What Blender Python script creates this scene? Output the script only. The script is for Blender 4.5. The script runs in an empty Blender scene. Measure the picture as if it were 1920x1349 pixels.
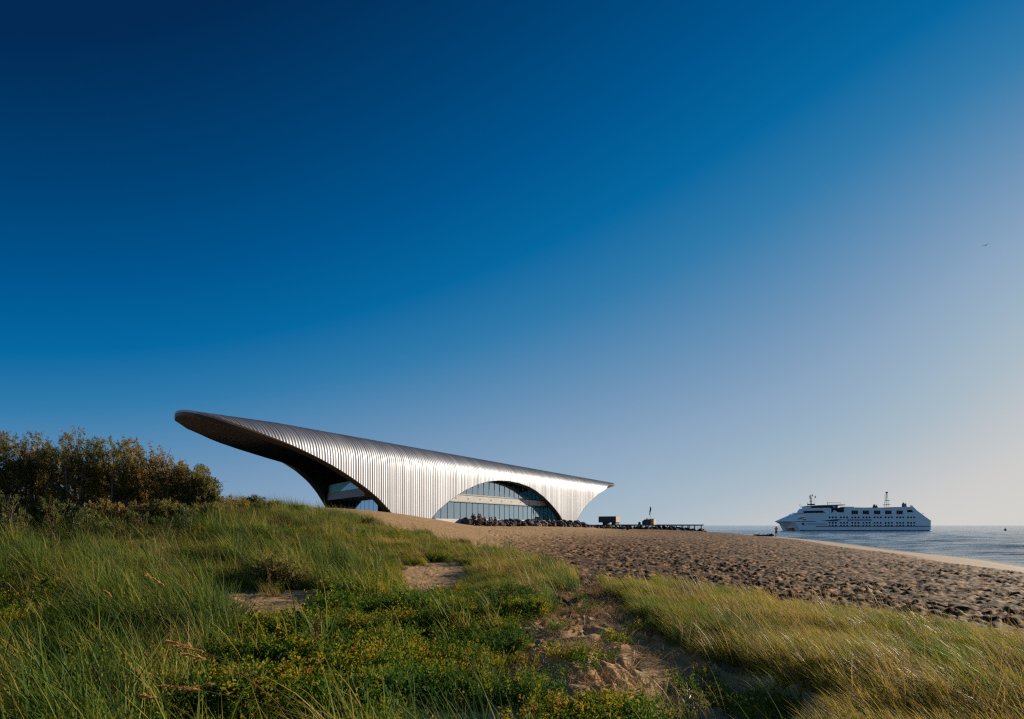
import bpy, bmesh, math, random
import numpy as np
from mathutils import Vector, Matrix
from mathutils.geometry import tessellate_polygon

S = bpy.context.scene
COL = S.collection
R = math.radians
PI = math.pi
EYE = 2.15

# ------------------------------------------------------------------ camera, sky, sun, exposure
cam = bpy.data.cameras.new('camera')
camo = bpy.data.objects.new('camera', cam)
COL.objects.link(camo)
S.camera = camo
camo.location = (0, 0, EYE)
camo.rotation_euler = (PI / 2, 0, 0)
cam.lens = 24
cam.sensor_width = 36
cam.shift_y = 311 / 1920
cam.clip_start = 0.1
cam.clip_end = 60000

SUN_AZ, SUN_EL = R(53), R(15)          # azimuth from +Y towards +X
world = bpy.data.worlds.new('World')
S.world = world
world.use_nodes = True
wn = world.node_tree.nodes
wl = world.node_tree.links
bg = wn['Background']
sky = wn.new('ShaderNodeTexSky')
sky.sky_type = 'NISHITA'
sky.sun_disc = False
sky.sun_elevation = R(13.5)
sky.sun_rotation = R(45)
sky.air_density = 0.7
sky.dust_density = 0.27
sky.ozone_density = 6
tc = wn.new('ShaderNodeTexCoord')
va = wn.new('ShaderNodeVectorMath'); va.inputs[1].default_value = (0, 0, .04)
vn = wn.new('ShaderNodeVectorMath'); vn.operation = 'NORMALIZE'
wl.new(tc.outputs['Generated'], va.inputs[0]); wl.new(va.outputs[0], vn.inputs[0]); wl.new(vn.outputs[0], sky.inputs[0])
# photographic grade of the sky (polarised, deep blue): one tone scale t drives the colour
sep = wn.new('ShaderNodeSeparateColor'); wl.new(sky.outputs[0], sep.inputs[0])
def wmath(op, a, b=None):
    n = wn.new('ShaderNodeMath'); n.operation = op
    for i, v in enumerate((a, b)):
        if v is None: continue
        if isinstance(v, (int, float)): n.inputs[i].default_value = v
        else: wl.new(v, n.inputs[i])
    return n.outputs[0]
lr = wmath('LOGARITHM', wmath('MAXIMUM', sep.outputs[0], 1e-4), math.e)
lg = wmath('LOGARITHM', wmath('MAXIMUM', sep.outputs[1], 1e-4), math.e)
tt = wmath('ADD', lg, wmath('MULTIPLY', lr, -.25))
tt = wmath('DIVIDE', tt, 1.925)
# sky facing away from the sun is brightened, added as fill for shaded sides
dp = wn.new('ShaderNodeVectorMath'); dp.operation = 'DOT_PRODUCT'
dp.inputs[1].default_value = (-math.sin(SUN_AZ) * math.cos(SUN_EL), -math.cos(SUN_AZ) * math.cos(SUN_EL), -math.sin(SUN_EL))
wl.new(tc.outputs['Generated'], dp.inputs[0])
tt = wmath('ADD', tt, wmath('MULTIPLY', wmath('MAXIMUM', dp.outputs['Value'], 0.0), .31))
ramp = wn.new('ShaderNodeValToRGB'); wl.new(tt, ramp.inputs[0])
def s2l(c):
    c = c / 255
    return ((c + .055) / 1.055) ** 2.4 if c > .04045 else c / 12.92
RC = [(0, (2, 42, 85)), (.083, (0, 65, 116)), (.167, (0, 85, 143)), (.25, (6, 104, 161)), (.333, (50, 123, 172)), (.417, (92, 140, 180)),
      (.5, (120, 154, 187)), (.583, (140, 167, 194)), (.667, (155, 178, 197)), (.75, (170, 187, 199)), (.833, (190, 196, 201)),
      (.917, (205, 204, 203)), (1, (210, 208, 204))]
el = ramp.color_ramp.elements
el[0].position, el[1].position = 0, 1
for p, c in RC[1:-1]: el.new(p)
for e, (p, c) in zip(sorted(el, key=lambda q: q.position), RC):
    e.color = (*[s2l(v) for v in c], 1)
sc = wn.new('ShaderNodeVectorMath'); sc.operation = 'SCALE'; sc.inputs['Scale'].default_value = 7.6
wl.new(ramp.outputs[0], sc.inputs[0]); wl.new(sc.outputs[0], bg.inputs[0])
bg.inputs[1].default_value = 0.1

sl = bpy.data.lights.new('sun', 'SUN')
sl.energy = 5.0
sl.color = (1, .85, .66)
sl.angle = R(.5)
so = bpy.data.objects.new('sun', sl)
COL.objects.link(so)
SUN = Vector((math.sin(SUN_AZ) * math.cos(SUN_EL), math.cos(SUN_AZ) * math.cos(SUN_EL), math.sin(SUN_EL)))
so.rotation_euler = SUN.to_track_quat('Z', 'Y').to_euler()
so.location = (60, 60, 40)

S.view_settings.view_transform = 'Standard'
S.view_settings.look = 'None'
S.view_settings.exposure = 0.4
S.view_settings.gamma = 1.0
S.cycles.use_denoising = False
S.cycles.pixel_filter_type = 'BLACKMAN_HARRIS'
S.cycles.filter_width = 1.3
S.cycles.max_bounces = 8
S.cycles.transparent_max_bounces = 16
S.cycles.sample_clamp_indirect = 4

rng = np.random.default_rng(7)
random.seed(7)

# ------------------------------------------------------------------ helpers
def tag(o, label=None, cat=None, group=None, kind=None):
    if label: o['label'] = label
    if cat: o['category'] = cat
    if group: o['group'] = group
    if kind: o['kind'] = kind
    return o

def link(o, parent=None):
    COL.objects.link(o)
    if parent is not None: o.parent = parent
    return o

def empty(name, loc, rz=0, parent=None):
    o = bpy.data.objects.new(name, None)
    o.empty_display_size = .3
    o.location = loc
    o.rotation_euler = (0, 0, rz)
    return link(o, parent)

def np_mesh(name, v, faces, mats, smooth=False, midx=None):
    """v (n,3); faces list of (m,k) int arrays"""
    me = bpy.data.meshes.new(name)
    v = np.asarray(v, np.float32)
    if isinstance(faces, np.ndarray): faces = [faces]
    me.vertices.add(len(v)); me.vertices.foreach_set('co', v.ravel())
    loops = np.concatenate([f.ravel() for f in faces]).astype(np.int32)
    cnt = np.concatenate([np.full(len(f), f.shape[1]) for f in faces]).astype(np.int32)
    st = np.concatenate([[0], np.cumsum(cnt)[:-1]]).astype(np.int32)
    me.loops.add(len(loops)); me.loops.foreach_set('vertex_index', loops)
    me.polygons.add(len(cnt)); me.polygons.foreach_set('loop_start', st)
    me.polygons.foreach_set('loop_total', cnt)
    if smooth: me.polygons.foreach_set('use_smooth', np.ones(len(cnt), bool))
    for m in (mats if isinstance(mats, (list, tuple)) else [mats]): me.materials.append(m)
    if midx is not None: me.polygons.foreach_set('material_index', np.asarray(midx, np.int32))
    me.update(calc_edges=True); me.validate()
    return me

class MB:
    """collects simple solids into one mesh"""
    def __init__(s): s.v = []; s.f = []
    def add(s, v, f):
        b = len(s.v); s.v += [tuple(p) for p in v]; s.f += [tuple(i + b for i in q) for q in f]; return s
    def box(s, x0, y0, z0, x1, y1, z1):
        return s.add([(x0, y0, z0), (x1, y0, z0), (x1, y1, z0), (x0, y1, z0), (x0, y0, z1), (x1, y0, z1), (x1, y1, z1), (x0, y1, z1)],
                     [(0, 3, 2, 1), (4, 5, 6, 7), (0, 1, 5, 4), (1, 2, 6, 5), (2, 3, 7, 6), (3, 0, 4, 7)])
    def bbox(s, x0, y0, z0, x1, y1, z1, b=.03):
        """box with bevelled vertical and top edges"""
        a = [(x0 + b, y0), (x1 - b, y0), (x1, y0 + b), (x1, y1 - b), (x1 - b, y1), (x0 + b, y1), (x0, y1 - b), (x0, y0 + b)]
        c = [(x0 + 2 * b, y0 + b), (x1 - 2 * b, y0 + b), (x1 - b, y0 + 2 * b), (x1 - b, y1 - 2 * b), (x1 - 2 * b, y1 - b), (x0 + 2 * b, y1 - b), (x0 + b, y1 - 2 * b), (x0 + b, y0 + 2 * b)]
        v = [(x, y, z0) for x, y in a] + [(x, y, z1 - b) for x, y in a] + [(x, y, z1) for x, y in c]
        f = [tuple(range(7, -1, -1)), tuple(range(16, 24))]
        for r in (0, 8):
            for i in range(8): f.append((r + i, r + (i + 1) % 8, r + 8 + (i + 1) % 8, r + 8 + i))
        return s.add(v, f)
    def prism(s, poly, y0, y1, axis='y'):
        """polygon in (x,z) pushed along y (or in (x,y) along z)"""
        n = len(poly)
        P = (lambda a, b, t: (a, t, b)) if axis == 'y' else (lambda a, b, t: (a, b, t))
        v = [P(a, b, y0) for a, b in poly] + [P(a, b, y1) for a, b in poly]
        tri = tessellate_polygon([[Vector((a, b, 0)) for a, b in poly]])
        f = [tuple(t) for t in tri] + [tuple(i + n for i in reversed(t)) for t in tri]
        f += [(i, (i + 1) % n, (i + 1) % n + n, i + n) for i in range(n)]
        return s.add(v, f)
    def holed(s, outer, holes, y0, y1):
        """plate with holes in the xz plane, pushed along y"""
        loops = [[Vector((a, b, 0)) for a, b in outer]] + [[Vector((a, b, 0)) for a, b in h] for h in holes]
        tri = tessellate_polygon(loops)
        flat = [p for l in ([outer] + holes) for p in l]
        n = len(flat)
        v = [(a, y0, b) for a, b in flat] + [(a, y1, b) for a, b in flat]
        f = [tuple(t) for t in tri] + [tuple(i + n for i in reversed(t)) for t in tri]
        o = 0
        for l in [outer] + holes:
            m = len(l)
            f += [(o + i, o + (i + 1) % m, o + (i + 1) % m + n, o + i + n) for i in range(m)]
            o += m
        return s.add(v, f)
    def tube(s, pts, r, n=8, cap=True):
        pts = [Vector(p) for p in pts]
        rs = r if isinstance(r, (list, tuple)) else [r] * len(pts)
        rings = []
        for i, p in enumerate(pts):
            d = (pts[min(i + 1, len(pts) - 1)] - pts[max(i - 1, 0)]).normalized()
            a = d.orthogonal().normalized() if abs(d.z) < .9 else Vector((1, 0, 0)).cross(d).normalized()
            b = d.cross(a)
            rings.append([p + (a * math.cos(2 * PI * k / n) + b * math.sin(2 * PI * k / n)) * rs[i] for k in range(n)])
        v = [q for g in rings for q in g]
        f = []
        for i in range(len(pts) - 1):
            for k in range(n):
                f.append((i * n + k, i * n + (k + 1) % n, (i + 1) * n + (k + 1) % n, (i + 1) * n + k))
        if cap:
            f.append(tuple(range(n - 1, -1, -1))); f.append(tuple(range((len(pts) - 1) * n, len(pts) * n)))
        return s.add(v, f)
    def mesh(s, name, mat, smooth=False):
        me = bpy.data.meshes.new(name)
        me.from_pydata(s.v, [], s.f)
        me.materials.append(mat)
        bm = bmesh.new(); bm.from_mesh(me)
        bmesh.ops.recalc_face_normals(bm, faces=bm.faces)
        bm.to_mesh(me); bm.free()
        if smooth: me.polygons.foreach_set('use_smooth', np.ones(len(me.polygons), bool))
        me.update()
        return me
    def build(s, name, mat, parent=None, smooth=False):
        return link(bpy.data.objects.new(name, s.mesh(name, mat, smooth)), parent)

# --- noise
def _hash(ix, iy, seed):
    h = (ix.astype(np.int64) * 374761393 + iy.astype(np.int64) * 668265263 + seed * 982451653) & 0x7fffffff
    h = ((h ^ (h >> 13)) * 1274126177) & 0x7fffffff
    h = h ^ (h >> 16)
    return (h & 0xffff) / 65535.0
def vnoise(x, y, seed=0):
    ix = np.floor(x); iy = np.floor(y)
    fx = x - ix; fy = y - iy
    ux = fx * fx * fx * (fx * (fx * 6 - 15) + 10); uy = fy * fy * fy * (fy * (fy * 6 - 15) + 10)
    def g(a, b):
        t = _hash(ix + a, iy + b, seed) * 2 * PI
        return np.cos(t) * (fx - a) + np.sin(t) * (fy - b)
    a = g(0, 0) * (1 - ux) + g(1, 0) * ux
    b = g(0, 1) * (1 - ux) + g(1, 1) * ux
    return (a * (1 - uy) + b * uy) * 1.5
def fbm(x, y, seed=0, oct=4, g=.5):
    r = 0; a = 1
    for i in range(oct):
        r = r + a * vnoise(x * 2 ** i + 17.3 * i, y * 2 ** i - 9.1 * i, seed + i); a *= g
    return r
def cells(x, y, seed=0):
    ix = np.floor(x); iy = np.floor(y)
    best = np.full(np.shape(x), 9.0); rid = np.zeros(np.shape(x))
    for a in (-1, 0, 1):
        for b in (-1, 0, 1):
            px = ix + a + _hash(ix + a, iy + b, seed); py = iy + b + _hash(ix + a, iy + b, seed + 5)
            d = (x - px) ** 2 + (y - py) ** 2
            m = d < best
            best = np.where(m, d, best); rid = np.where(m, _hash(ix + a, iy + b, seed + 9), rid)
    return np.sqrt(best), rid
def smooth(a, b, x):
    t = np.clip((x - a) / (b - a), 0, 1)
    return t * t * (3 - 2 * t)

# ------------------------------------------------------------------ materials
def mat_new(name):
    m = bpy.data.materials.new(name); m.use_nodes = True
    return m, m.node_tree.nodes, m.node_tree.links, m.node_tree.nodes['Principled BSDF']

def mat(name, col, rough=.6, metal=0, noise=.15, scale=6, bump=0, bscale=20, spec=.4, coord='Object', col2=None):
    m, N, L, P = mat_new(name)
    P.inputs['Roughness'].default_value = rough
    P.inputs['Metallic'].default_value = metal
    P.inputs['Specular IOR Level'].default_value = spec
    t = N.new('ShaderNodeTexCoord')
    n = N.new('ShaderNodeTexNoise'); n.inputs['Scale'].default_value = scale; n.inputs['Detail'].default_value = 6
    L.new(t.outputs[coord], n.inputs['Vector'])
    mx = N.new('ShaderNodeMix'); mx.data_type = 'RGBA'
    c1 = [min(1, c * (1 - noise)) for c in col]
    c2 = list(col2) if col2 else [min(1, c * (1 + noise)) for c in col]
    mx.inputs[6].default_value = (*c1, 1); mx.inputs[7].default_value = (*c2, 1)
    r = N.new('ShaderNodeMapRange'); r.inputs[1].default_value = .35; r.inputs[2].default_value = .65
    L.new(n.outputs[0], r.inputs[0]); L.new(r.outputs[0], mx.inputs[0]); L.new(mx.outputs[2], P.inputs['Base Color'])
    if bump:
        n2 = N.new('ShaderNodeTexNoise'); n2.inputs['Scale'].default_value = bscale; n2.inputs['Detail'].default_value = 5
        L.new(t.outputs[coord], n2.inputs['Vector'])
        b = N.new('ShaderNodeBump'); b.inputs['Strength'].default_value = bump; b.inputs['Distance'].default_value = .05
        L.new(n2.outputs[0], b.inputs['Height']); L.new(b.outputs[0], P.inputs['Normal'])
    return m

M_metal = mat('roof_metal', (.265, .28, .315), .40, .65, .04, .35, spec=.5)
def streaks(m):
    N = m.node_tree.nodes; L = m.node_tree.links; P = N['Principled BSDF']
    t = N.new('ShaderNodeTexCoord'); mp = N.new('ShaderNodeMapping'); mp.inputs['Scale'].default_value = (1.1, .05, .05)
    L.new(t.outputs['Object'], mp.inputs[0])
    n = N.new('ShaderNodeTexNoise'); n.inputs['Scale'].default_value = 1.0; n.inputs['Detail'].default_value = 5; L.new(mp.outputs[0], n.inputs['Vector'])
    n2 = N.new('ShaderNodeTexNoise'); n2.inputs['Scale'].default_value = .22; n2.inputs['Detail'].default_value = 4; L.new(t.outputs['Object'], n2.inputs['Vector'])
    r = N.new('ShaderNodeMapRange'); r.inputs[1].default_value = .3; r.inputs[2].default_value = .7; r.inputs[3].default_value = .46; r.inputs[4].default_value = .58
    L.new(n.outputs[0], r.inputs[0]); L.new(r.outputs[0], P.inputs['Roughness'])
    b = N.new('ShaderNodeBump'); b.inputs['Strength'].default_value = .2; b.inputs['Distance'].default_value = .04
    L.new(n2.outputs[0], b.inputs['Height']); L.new(b.outputs[0], P.inputs['Normal'])
streaks(M_metal)
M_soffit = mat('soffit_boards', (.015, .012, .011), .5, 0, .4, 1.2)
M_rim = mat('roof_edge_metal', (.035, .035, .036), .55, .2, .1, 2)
M_conc = mat('precast_concrete', (.54, .52, .49), .8, 0, .08, 1.2, .15, 12)
M_fasc = mat('fascia_metal', (.16, .165, .17), .5, .2, .1, 1)
M_terr = mat('terrace_concrete', (.62, .60, .57), .8, 0, .08, 2)
M_mull = mat('mullion_metal', (.06, .075, .085), .4, .5, .1, 3)
M_dark = mat('dark_interior', (.03, .032, .035), .7, 0, .2, .7)
M_int = mat('interior_lining', (.12, .12, .12), .7, 0, .2, .7)

def glass_mat(name, tint, refl, rough=.01):
    m = bpy.data.materials.new(name); m.use_nodes = True
    N = m.node_tree.nodes; L = m.node_tree.links
    N.clear()
    o = N.new('ShaderNodeOutputMaterial'); mx = N.new('ShaderNodeMixShader')
    t = N.new('ShaderNodeBsdfTransparent'); t.inputs[0].default_value = (*tint, 1)
    g = N.new('ShaderNodeBsdfGlossy'); g.inputs['Roughness'].default_value = rough; g.inputs[0].default_value = (.72, .88, 1, 1)
    lw = N.new('ShaderNodeLayerWeight'); lw.inputs[0].default_value = .5
    r = N.new('ShaderNodeMapRange'); r.inputs[3].default_value = refl; r.inputs[4].default_value = 1
    p = N.new('ShaderNodeMath'); p.operation = 'POWER'; p.inputs[1].default_value = 2.5
    L.new(lw.outputs['Facing'], p.inputs[0]); L.new(p.outputs[0], r.inputs[0])
    L.new(r.outputs[0], mx.inputs[0]); L.new(t.outputs[0], mx.inputs[1]); L.new(g.outputs[0], mx.inputs[2])
    L.new(mx.outputs[0], o.inputs[0])
    return m
M_glass = glass_mat('curtain_glass', (.16, .42, .46), .42)
M_balg = glass_mat('balustrade_glass', (.35, .72, .8), .3)
_n = M_balg.node_tree.nodes; _l = M_balg.node_tree.links
_d = _n.new('ShaderNodeBsdfDiffuse'); _d.inputs[0].default_value = (.28, .76, .86, 1)      # teal put in for reflected sky
_x = _n.new('ShaderNodeMixShader'); _x.inputs[0].default_value = .55
_o = [q for q in _n if q.type == 'OUTPUT_MATERIAL'][0]
_l.new(_o.inputs[0].links[0].from_socket, _x.inputs[1]); _l.new(_d.outputs[0], _x.inputs[2]); _l.new(_x.outputs[0], _o.inputs[0])

def leaf_mat(name, cols, trans=.35, rough=.5, patch=.5, pscale=1.0, spec=.3):
    """cols: list of colours picked by per-instance random and a patch noise in world space"""
    m, N, L, P = mat_new(name)
    P.inputs['Roughness'].default_value = rough
    P.inputs['Specular IOR Level'].default_value = spec
    oi = N.new('ShaderNodeObjectInfo')
    at = N.new('ShaderNodeAttribute'); at.attribute_name = 'tone'
    geo = N.new('ShaderNodeNewGeometry')
    n = N.new('ShaderNodeTexNoise'); n.inputs['Scale'].default_value = pscale; n.inputs['Detail'].default_value = 3
    L.new(geo.outputs['Position'], n.inputs['Vector'])
    def mth(op, a, b):
        q = N.new('ShaderNodeMath'); q.operation = op
        for i, v in enumerate((a, b)):
            if isinstance(v, (int, float)): q.inputs[i].default_value = v
            else: L.new(v, q.inputs[i])
        return q.outputs[0]
    t = mth('ADD', mth('MULTIPLY', mth('SUBTRACT', n.outputs[0], .5), patch * 3.2), mth('MULTIPLY', oi.outputs['Random'], .42))
    t = mth('ADD', t, mth('MULTIPLY', at.outputs['Fac'], .45))
    t = mth('ADD', t, .06)
    rp = N.new('ShaderNodeValToRGB'); L.new(t, rp.inputs[0])
    e = rp.color_ramp.elements
    e[0].position = 0; e[1].position = 1
    k = len(cols)
    for i in range(1, k - 1): e.new(i / (k - 1))
    for q, c in zip(sorted(e, key=lambda z: z.position), cols): q.color = (*c, 1)
    L.new(rp.outputs[0], P.inputs['Base Color'])
    tr = N.new('ShaderNodeBsdfTranslucent'); L.new(rp.outputs[0], tr.inputs[0])
    mx = N.new('ShaderNodeMixShader'); mx.inputs[0].default_value = trans
    L.new(P.outputs[0], mx.inputs[1]); L.new(tr.outputs[0], mx.inputs[2])
    L.new(mx.outputs[0], N['Material Output'].inputs[0])
    return m

M_grass = leaf_mat('beach_grass_blades', [(.028, .06, .022), (.046, .10, .02), (.08, .145, .02), (.175, .215, .026), (.33, .275, .042), (.48, .34, .09)], .38, .6, .55, .7, .12)
M_mound = leaf_mat('mound_grass_blades', [(.06, .12, .018), (.115, .18, .02), (.23, .25, .026), (.37, .30, .04), (.48, .33, .075), (.55, .37, .12)], .52, .6, .55, .6, .1)
M_herb = leaf_mat('herb_leaves', [(.03, .08, .018), (.055, .135, .018), (.10, .175, .018), (.23, .25, .016), (.46, .34, .02), (.28, .10, .03)], .38, .65, .4, .9, .1)
M_bush = leaf_mat('shrub_leaves', [(.10, .11, .03), (.165, .16, .042), (.26, .21, .055), (.37, .24, .072), (.45, .25, .09)], .55, .5, .35, .8, .3)
M_silver = leaf_mat('silvery_leaves', [(.07, .11, .03), (.11, .145, .036), (.17, .185, .045), (.24, .19, .05)], .45, .45, .3, .8)
M_straw = leaf_mat('dry_straw', [(.30, .20, .08), (.42, .27, .10), (.5, .33, .14)], .35, .5, .2, 3)
M_ear = leaf_mat('golden_ears', [(.50, .29, .09), (.62, .38, .13), (.70, .46, .19)], .5, .5, .2, 3)
M_stalk = leaf_mat('dry_red_stalks', [(.16, .07, .03), (.26, .12, .04)], .1, .6, .2, 3)
M_bark = mat('shrub_bark', (.17, .105, .07), .8, 0, .35, 9, .4, 40)

# ------------------------------------------------------------------ terrain
def W2(px, D): return (px - 960) / 1280 * D
CTRL = {
 1.5: [(-300, .52), (960, .5), (2200, .5)],
 3.0: [(-300, .5), (300, .5), (960, .5), (1500, .5), (2200, .52)],
 5.0: [(-300, .52), (0, .5), (300, .5), (600, .55), (900, .52), (1100, .60), (1300, .46), (1450, .44), (1560, .6), (1920, .62), (2200, .6)],
 6.5: [(1250, .52), (1400, .50), (1500, .66), (1650, .72), (1900, .66)],
 8.0: [(-300, .66), (0, .68), (300, .7), (600, .68), (900, .62), (1050, .78), (1250, .66), (1450, .68), (1600, .73), (1750, .70), (1920, .64)],
 12: [(-300, 1.0), (0, 1.0), (300, 1.0), (600, .88), (900, .74), (1000, .84), (1080, .82), (1200, .77), (1300, .79), (1500, .74), (1750, .66), (1920, .62)],
 18: [(-300, 1.5), (0, 1.45), (300, 1.4), (600, 1.15), (760, 1.0), (830, .92), (960, .98), (1050, .92), (1130, .78), (1400, .72), (1700, .62), (1920, .55)],
 22: [(1700, .6), (1920, .47)],
 26: [(-300, 1.9), (0, 1.95), (200, 1.95), (400, 2.35), (560, 2.2), (700, 1.65), (860, 1.32), (1000, 1.0), (1200, .8), (1400, .72), (1700, .58), (1850, .46), (1920, .35)],
 30: [(1700, .54), (1850, .32), (1920, .2)],
 34: [(-300, 2.2), (0, 2.3), (200, 2.4), (400, 2.85), (560, 2.85), (650, 2.3), (760, 1.78), (900, 1.25), (1050, 1.0), (1400, .75), (1650, .54), (1700, .46), (1780, .3), (1920, .08)],
 40: [(400, 2.85), (560, 2.75), (650, 2.5), (760, 2.0), (1720, .34), (1800, .18), (1850, .08), (1920, -.06)],
 55: [(-300, 2.6), (300, 2.9), (560, 3.15), (650, 3.15), (760, 2.55), (850, 2.0), (950, 1.5), (1100, 1.1), (1300, .9), (1500, .55), (1600, .33), (1680, .1), (1750, -.1), (1920, -.6)],
 75: [(-300, 3), (300, 3.5), (560, 4.0), (620, 4.02), (730, 3.5), (800, 2.95), (870, 2.22), (950, 1.75), (1100, 1.3), (1300, .95), (1450, .55), (1540, .3), (1590, .06), (1650, -.15), (1920, -1.5)],
 90: [(-300, 3), (300, 3.2), (560, 3.3), (730, 3.2), (800, 2.6), (850, 2.1), (900, 1.95), (950, 1.7), (1050, 1.5), (1200, 1.15), (1350, .8), (1455, .45), (1500, .3), (1545, .06), (1600, -.2), (1700, -1)],
 105: [(300, 3), (600, 3.1), (760, 2.9), (880, 2.3), (960, 1.9), (1050, 1.6), (1200, 1.1), (1350, .75), (1440, .35), (1490, .12), (1530, -.08), (1600, -.5)],
 125: [(300, 2.8), (700, 2.8), (900, 2.5), (1000, 2.3), (1060, 1.8), (1150, 1.2), (1300, .8), (1400, .42), (1450, .12), (1475, 0), (1520, -.3), (1700, -1.5)],
 145: [(800, 2.7), (1000, 2.6), (1080, 2.3), (1120, 1.5), (1200, 1.05), (1300, .78), (1370, .45), (1420, .08), (1460, -.25)],
 165: [(300, 2.5), (900, 2.5), (1050, 2.4), (1150, 2.0), (1250, 1.0), (1310, .6), (1350, .3), (1385, 0), (1430, -.4), (1700, -2)],
 190: [(300, 2.2), (900, 2.2), (1050, 1.5), (1150, .2), (1250, -.6), (1310, -.8), (1420, -1.4)],
 260: [(-300, 1.5), (300, 1.5), (700, 1.0), (900, -1), (1100, -2), (1400, -2.5), (1920, -3)],
 500: [(-300, -1), (300, -2), (900, -4), (1920, -5)],
}
_cp = np.array([(math.atan((px - 960) / 1280) * 1.6, math.log(math.hypot(W2(px, D), D)), z) for D, l in CTRL.items() for px, z in l])
def _tps(r2): return np.where(r2 > 1e-12, .5 * r2 * np.log(np.maximum(r2, 1e-12)), 0)
def _fit():
    p = _cp[:, :2]; n = len(p)
    K = _tps(((p[:, None] - p[None]) ** 2).sum(-1)) + np.eye(n) * 2e-3
    Pm = np.c_[np.ones(n), p]
    A = np.block([[K, Pm], [Pm.T, np.zeros((3, 3))]])
    return np.linalg.solve(A, np.r_[_cp[:, 2], 0, 0, 0])
_w = _fit()
_GA = np.linspace(-R(46) * 1.6, R(43) * 1.6, 260); _GL = np.linspace(math.log(1.2), math.log(520), 300)
def _grid():
    g = np.zeros((len(_GL), len(_GA)))
    for i, l in enumerate(_GL):
        q = np.c_[_GA, np.full(len(_GA), l)]
        g[i] = _tps(((q[:, None] - _cp[None, :, :2]) ** 2).sum(-1)) @ _w[:-3] + _w[-3] + q @ _w[-2:]
    return g
_G = _grid()
def base_z(x, y):
    x = np.asarray(x, float); y = np.asarray(y, float)
    a = np.arctan2(x, y) * 1.6
    l = np.log(np.maximum(np.hypot(x, y), 1.25))
    fa = np.clip((a - _GA[0]) / (_GA[1] - _GA[0]), 0, len(_GA) - 1.001); fl = np.clip((l - _GL[0]) / (_GL[1] - _GL[0]), 0, len(_GL) - 1.001)
    ia = fa.astype(int); il = fl.astype(int); fa = fa - ia; fl = fl - il
    return (_G[il, ia] * (1 - fa) + _G[il, ia + 1] * fa) * (1 - fl) + (_G[il + 1, ia] * (1 - fa) + _G[il + 1, ia + 1] * fa) * fl
def to_px(x, y, z):
    return 960 + 1280 * x / y, 985.5 - 1280 * (z - EYE) / y

# bare sand areas as drawn on the ground (outlines noted where they meet the photograph's rays)
def in_poly(px, py, poly):
    px = np.asarray(px); r = np.zeros(px.shape, bool)
    n = len(poly)
    for i in range(n):
        x0, y0 = poly[i]; x1, y1 = poly[(i + 1) % n]
        c = ((y0 > py) != (y1 > py))
        with np.errstate(divide='ignore', invalid='ignore'):
            r ^= c & (px < (x1 - x0) * (py - y0) / (y1 - y0 + 1e-12) + x0)
    return r
BEACH = [(575, 958), (660, 975), (740, 992), (800, 1008), (850, 1024), (940, 1036), (1000, 1052), (1085, 1072), (1075, 1092), (1035, 1110), (1040, 1135), (975, 1170), (975, 1210), (930, 1260),
         (930, 1330), (980, 1355), (1120, 1352), (1250, 1335), (1400, 1292), (1350, 1252), (1290, 1216), (1220, 1172), (1165, 1128), (1135, 1106), (1150, 1098), (1250, 1108), (1400, 1120), (1520, 1140), (1650, 1165), (1800, 1190),
         (1930, 1212), (2500, 1290), (2500, 900), (575, 900)]
PATCHES = [[(745, 1058), (868, 1050), (905, 1085), (850, 1118), (735, 1118)], [(380, 1118), (520, 1104), (670, 1124), (640, 1165), (420, 1172)],
           [(1240, 1285), (1330, 1262), (1450, 1268), (1560, 1300), (1600, 1349), (1500, 1400), (1330, 1360)], [(790, 1330), (950, 1318), (1010, 1360), (930, 1420), (780, 1400)]]
def sandness(x, y):
    """1 on bare sand, 0 in vegetation"""
    z = base_z(x, y)
    yy = np.maximum(y, .8)
    px, py = to_px(x, yy, z)
    j = 26 * vnoise(x * 1.3, y * 1.3, 31) + 14 * vnoise(x * 4, y * 4, 33)
    px = px + j * 1.2; py = py + j * .45
    s = in_poly(px, py, BEACH)
    for p in PATCHES: s |= in_poly(px, py, p)
    return s & (y > 1.2)

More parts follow.
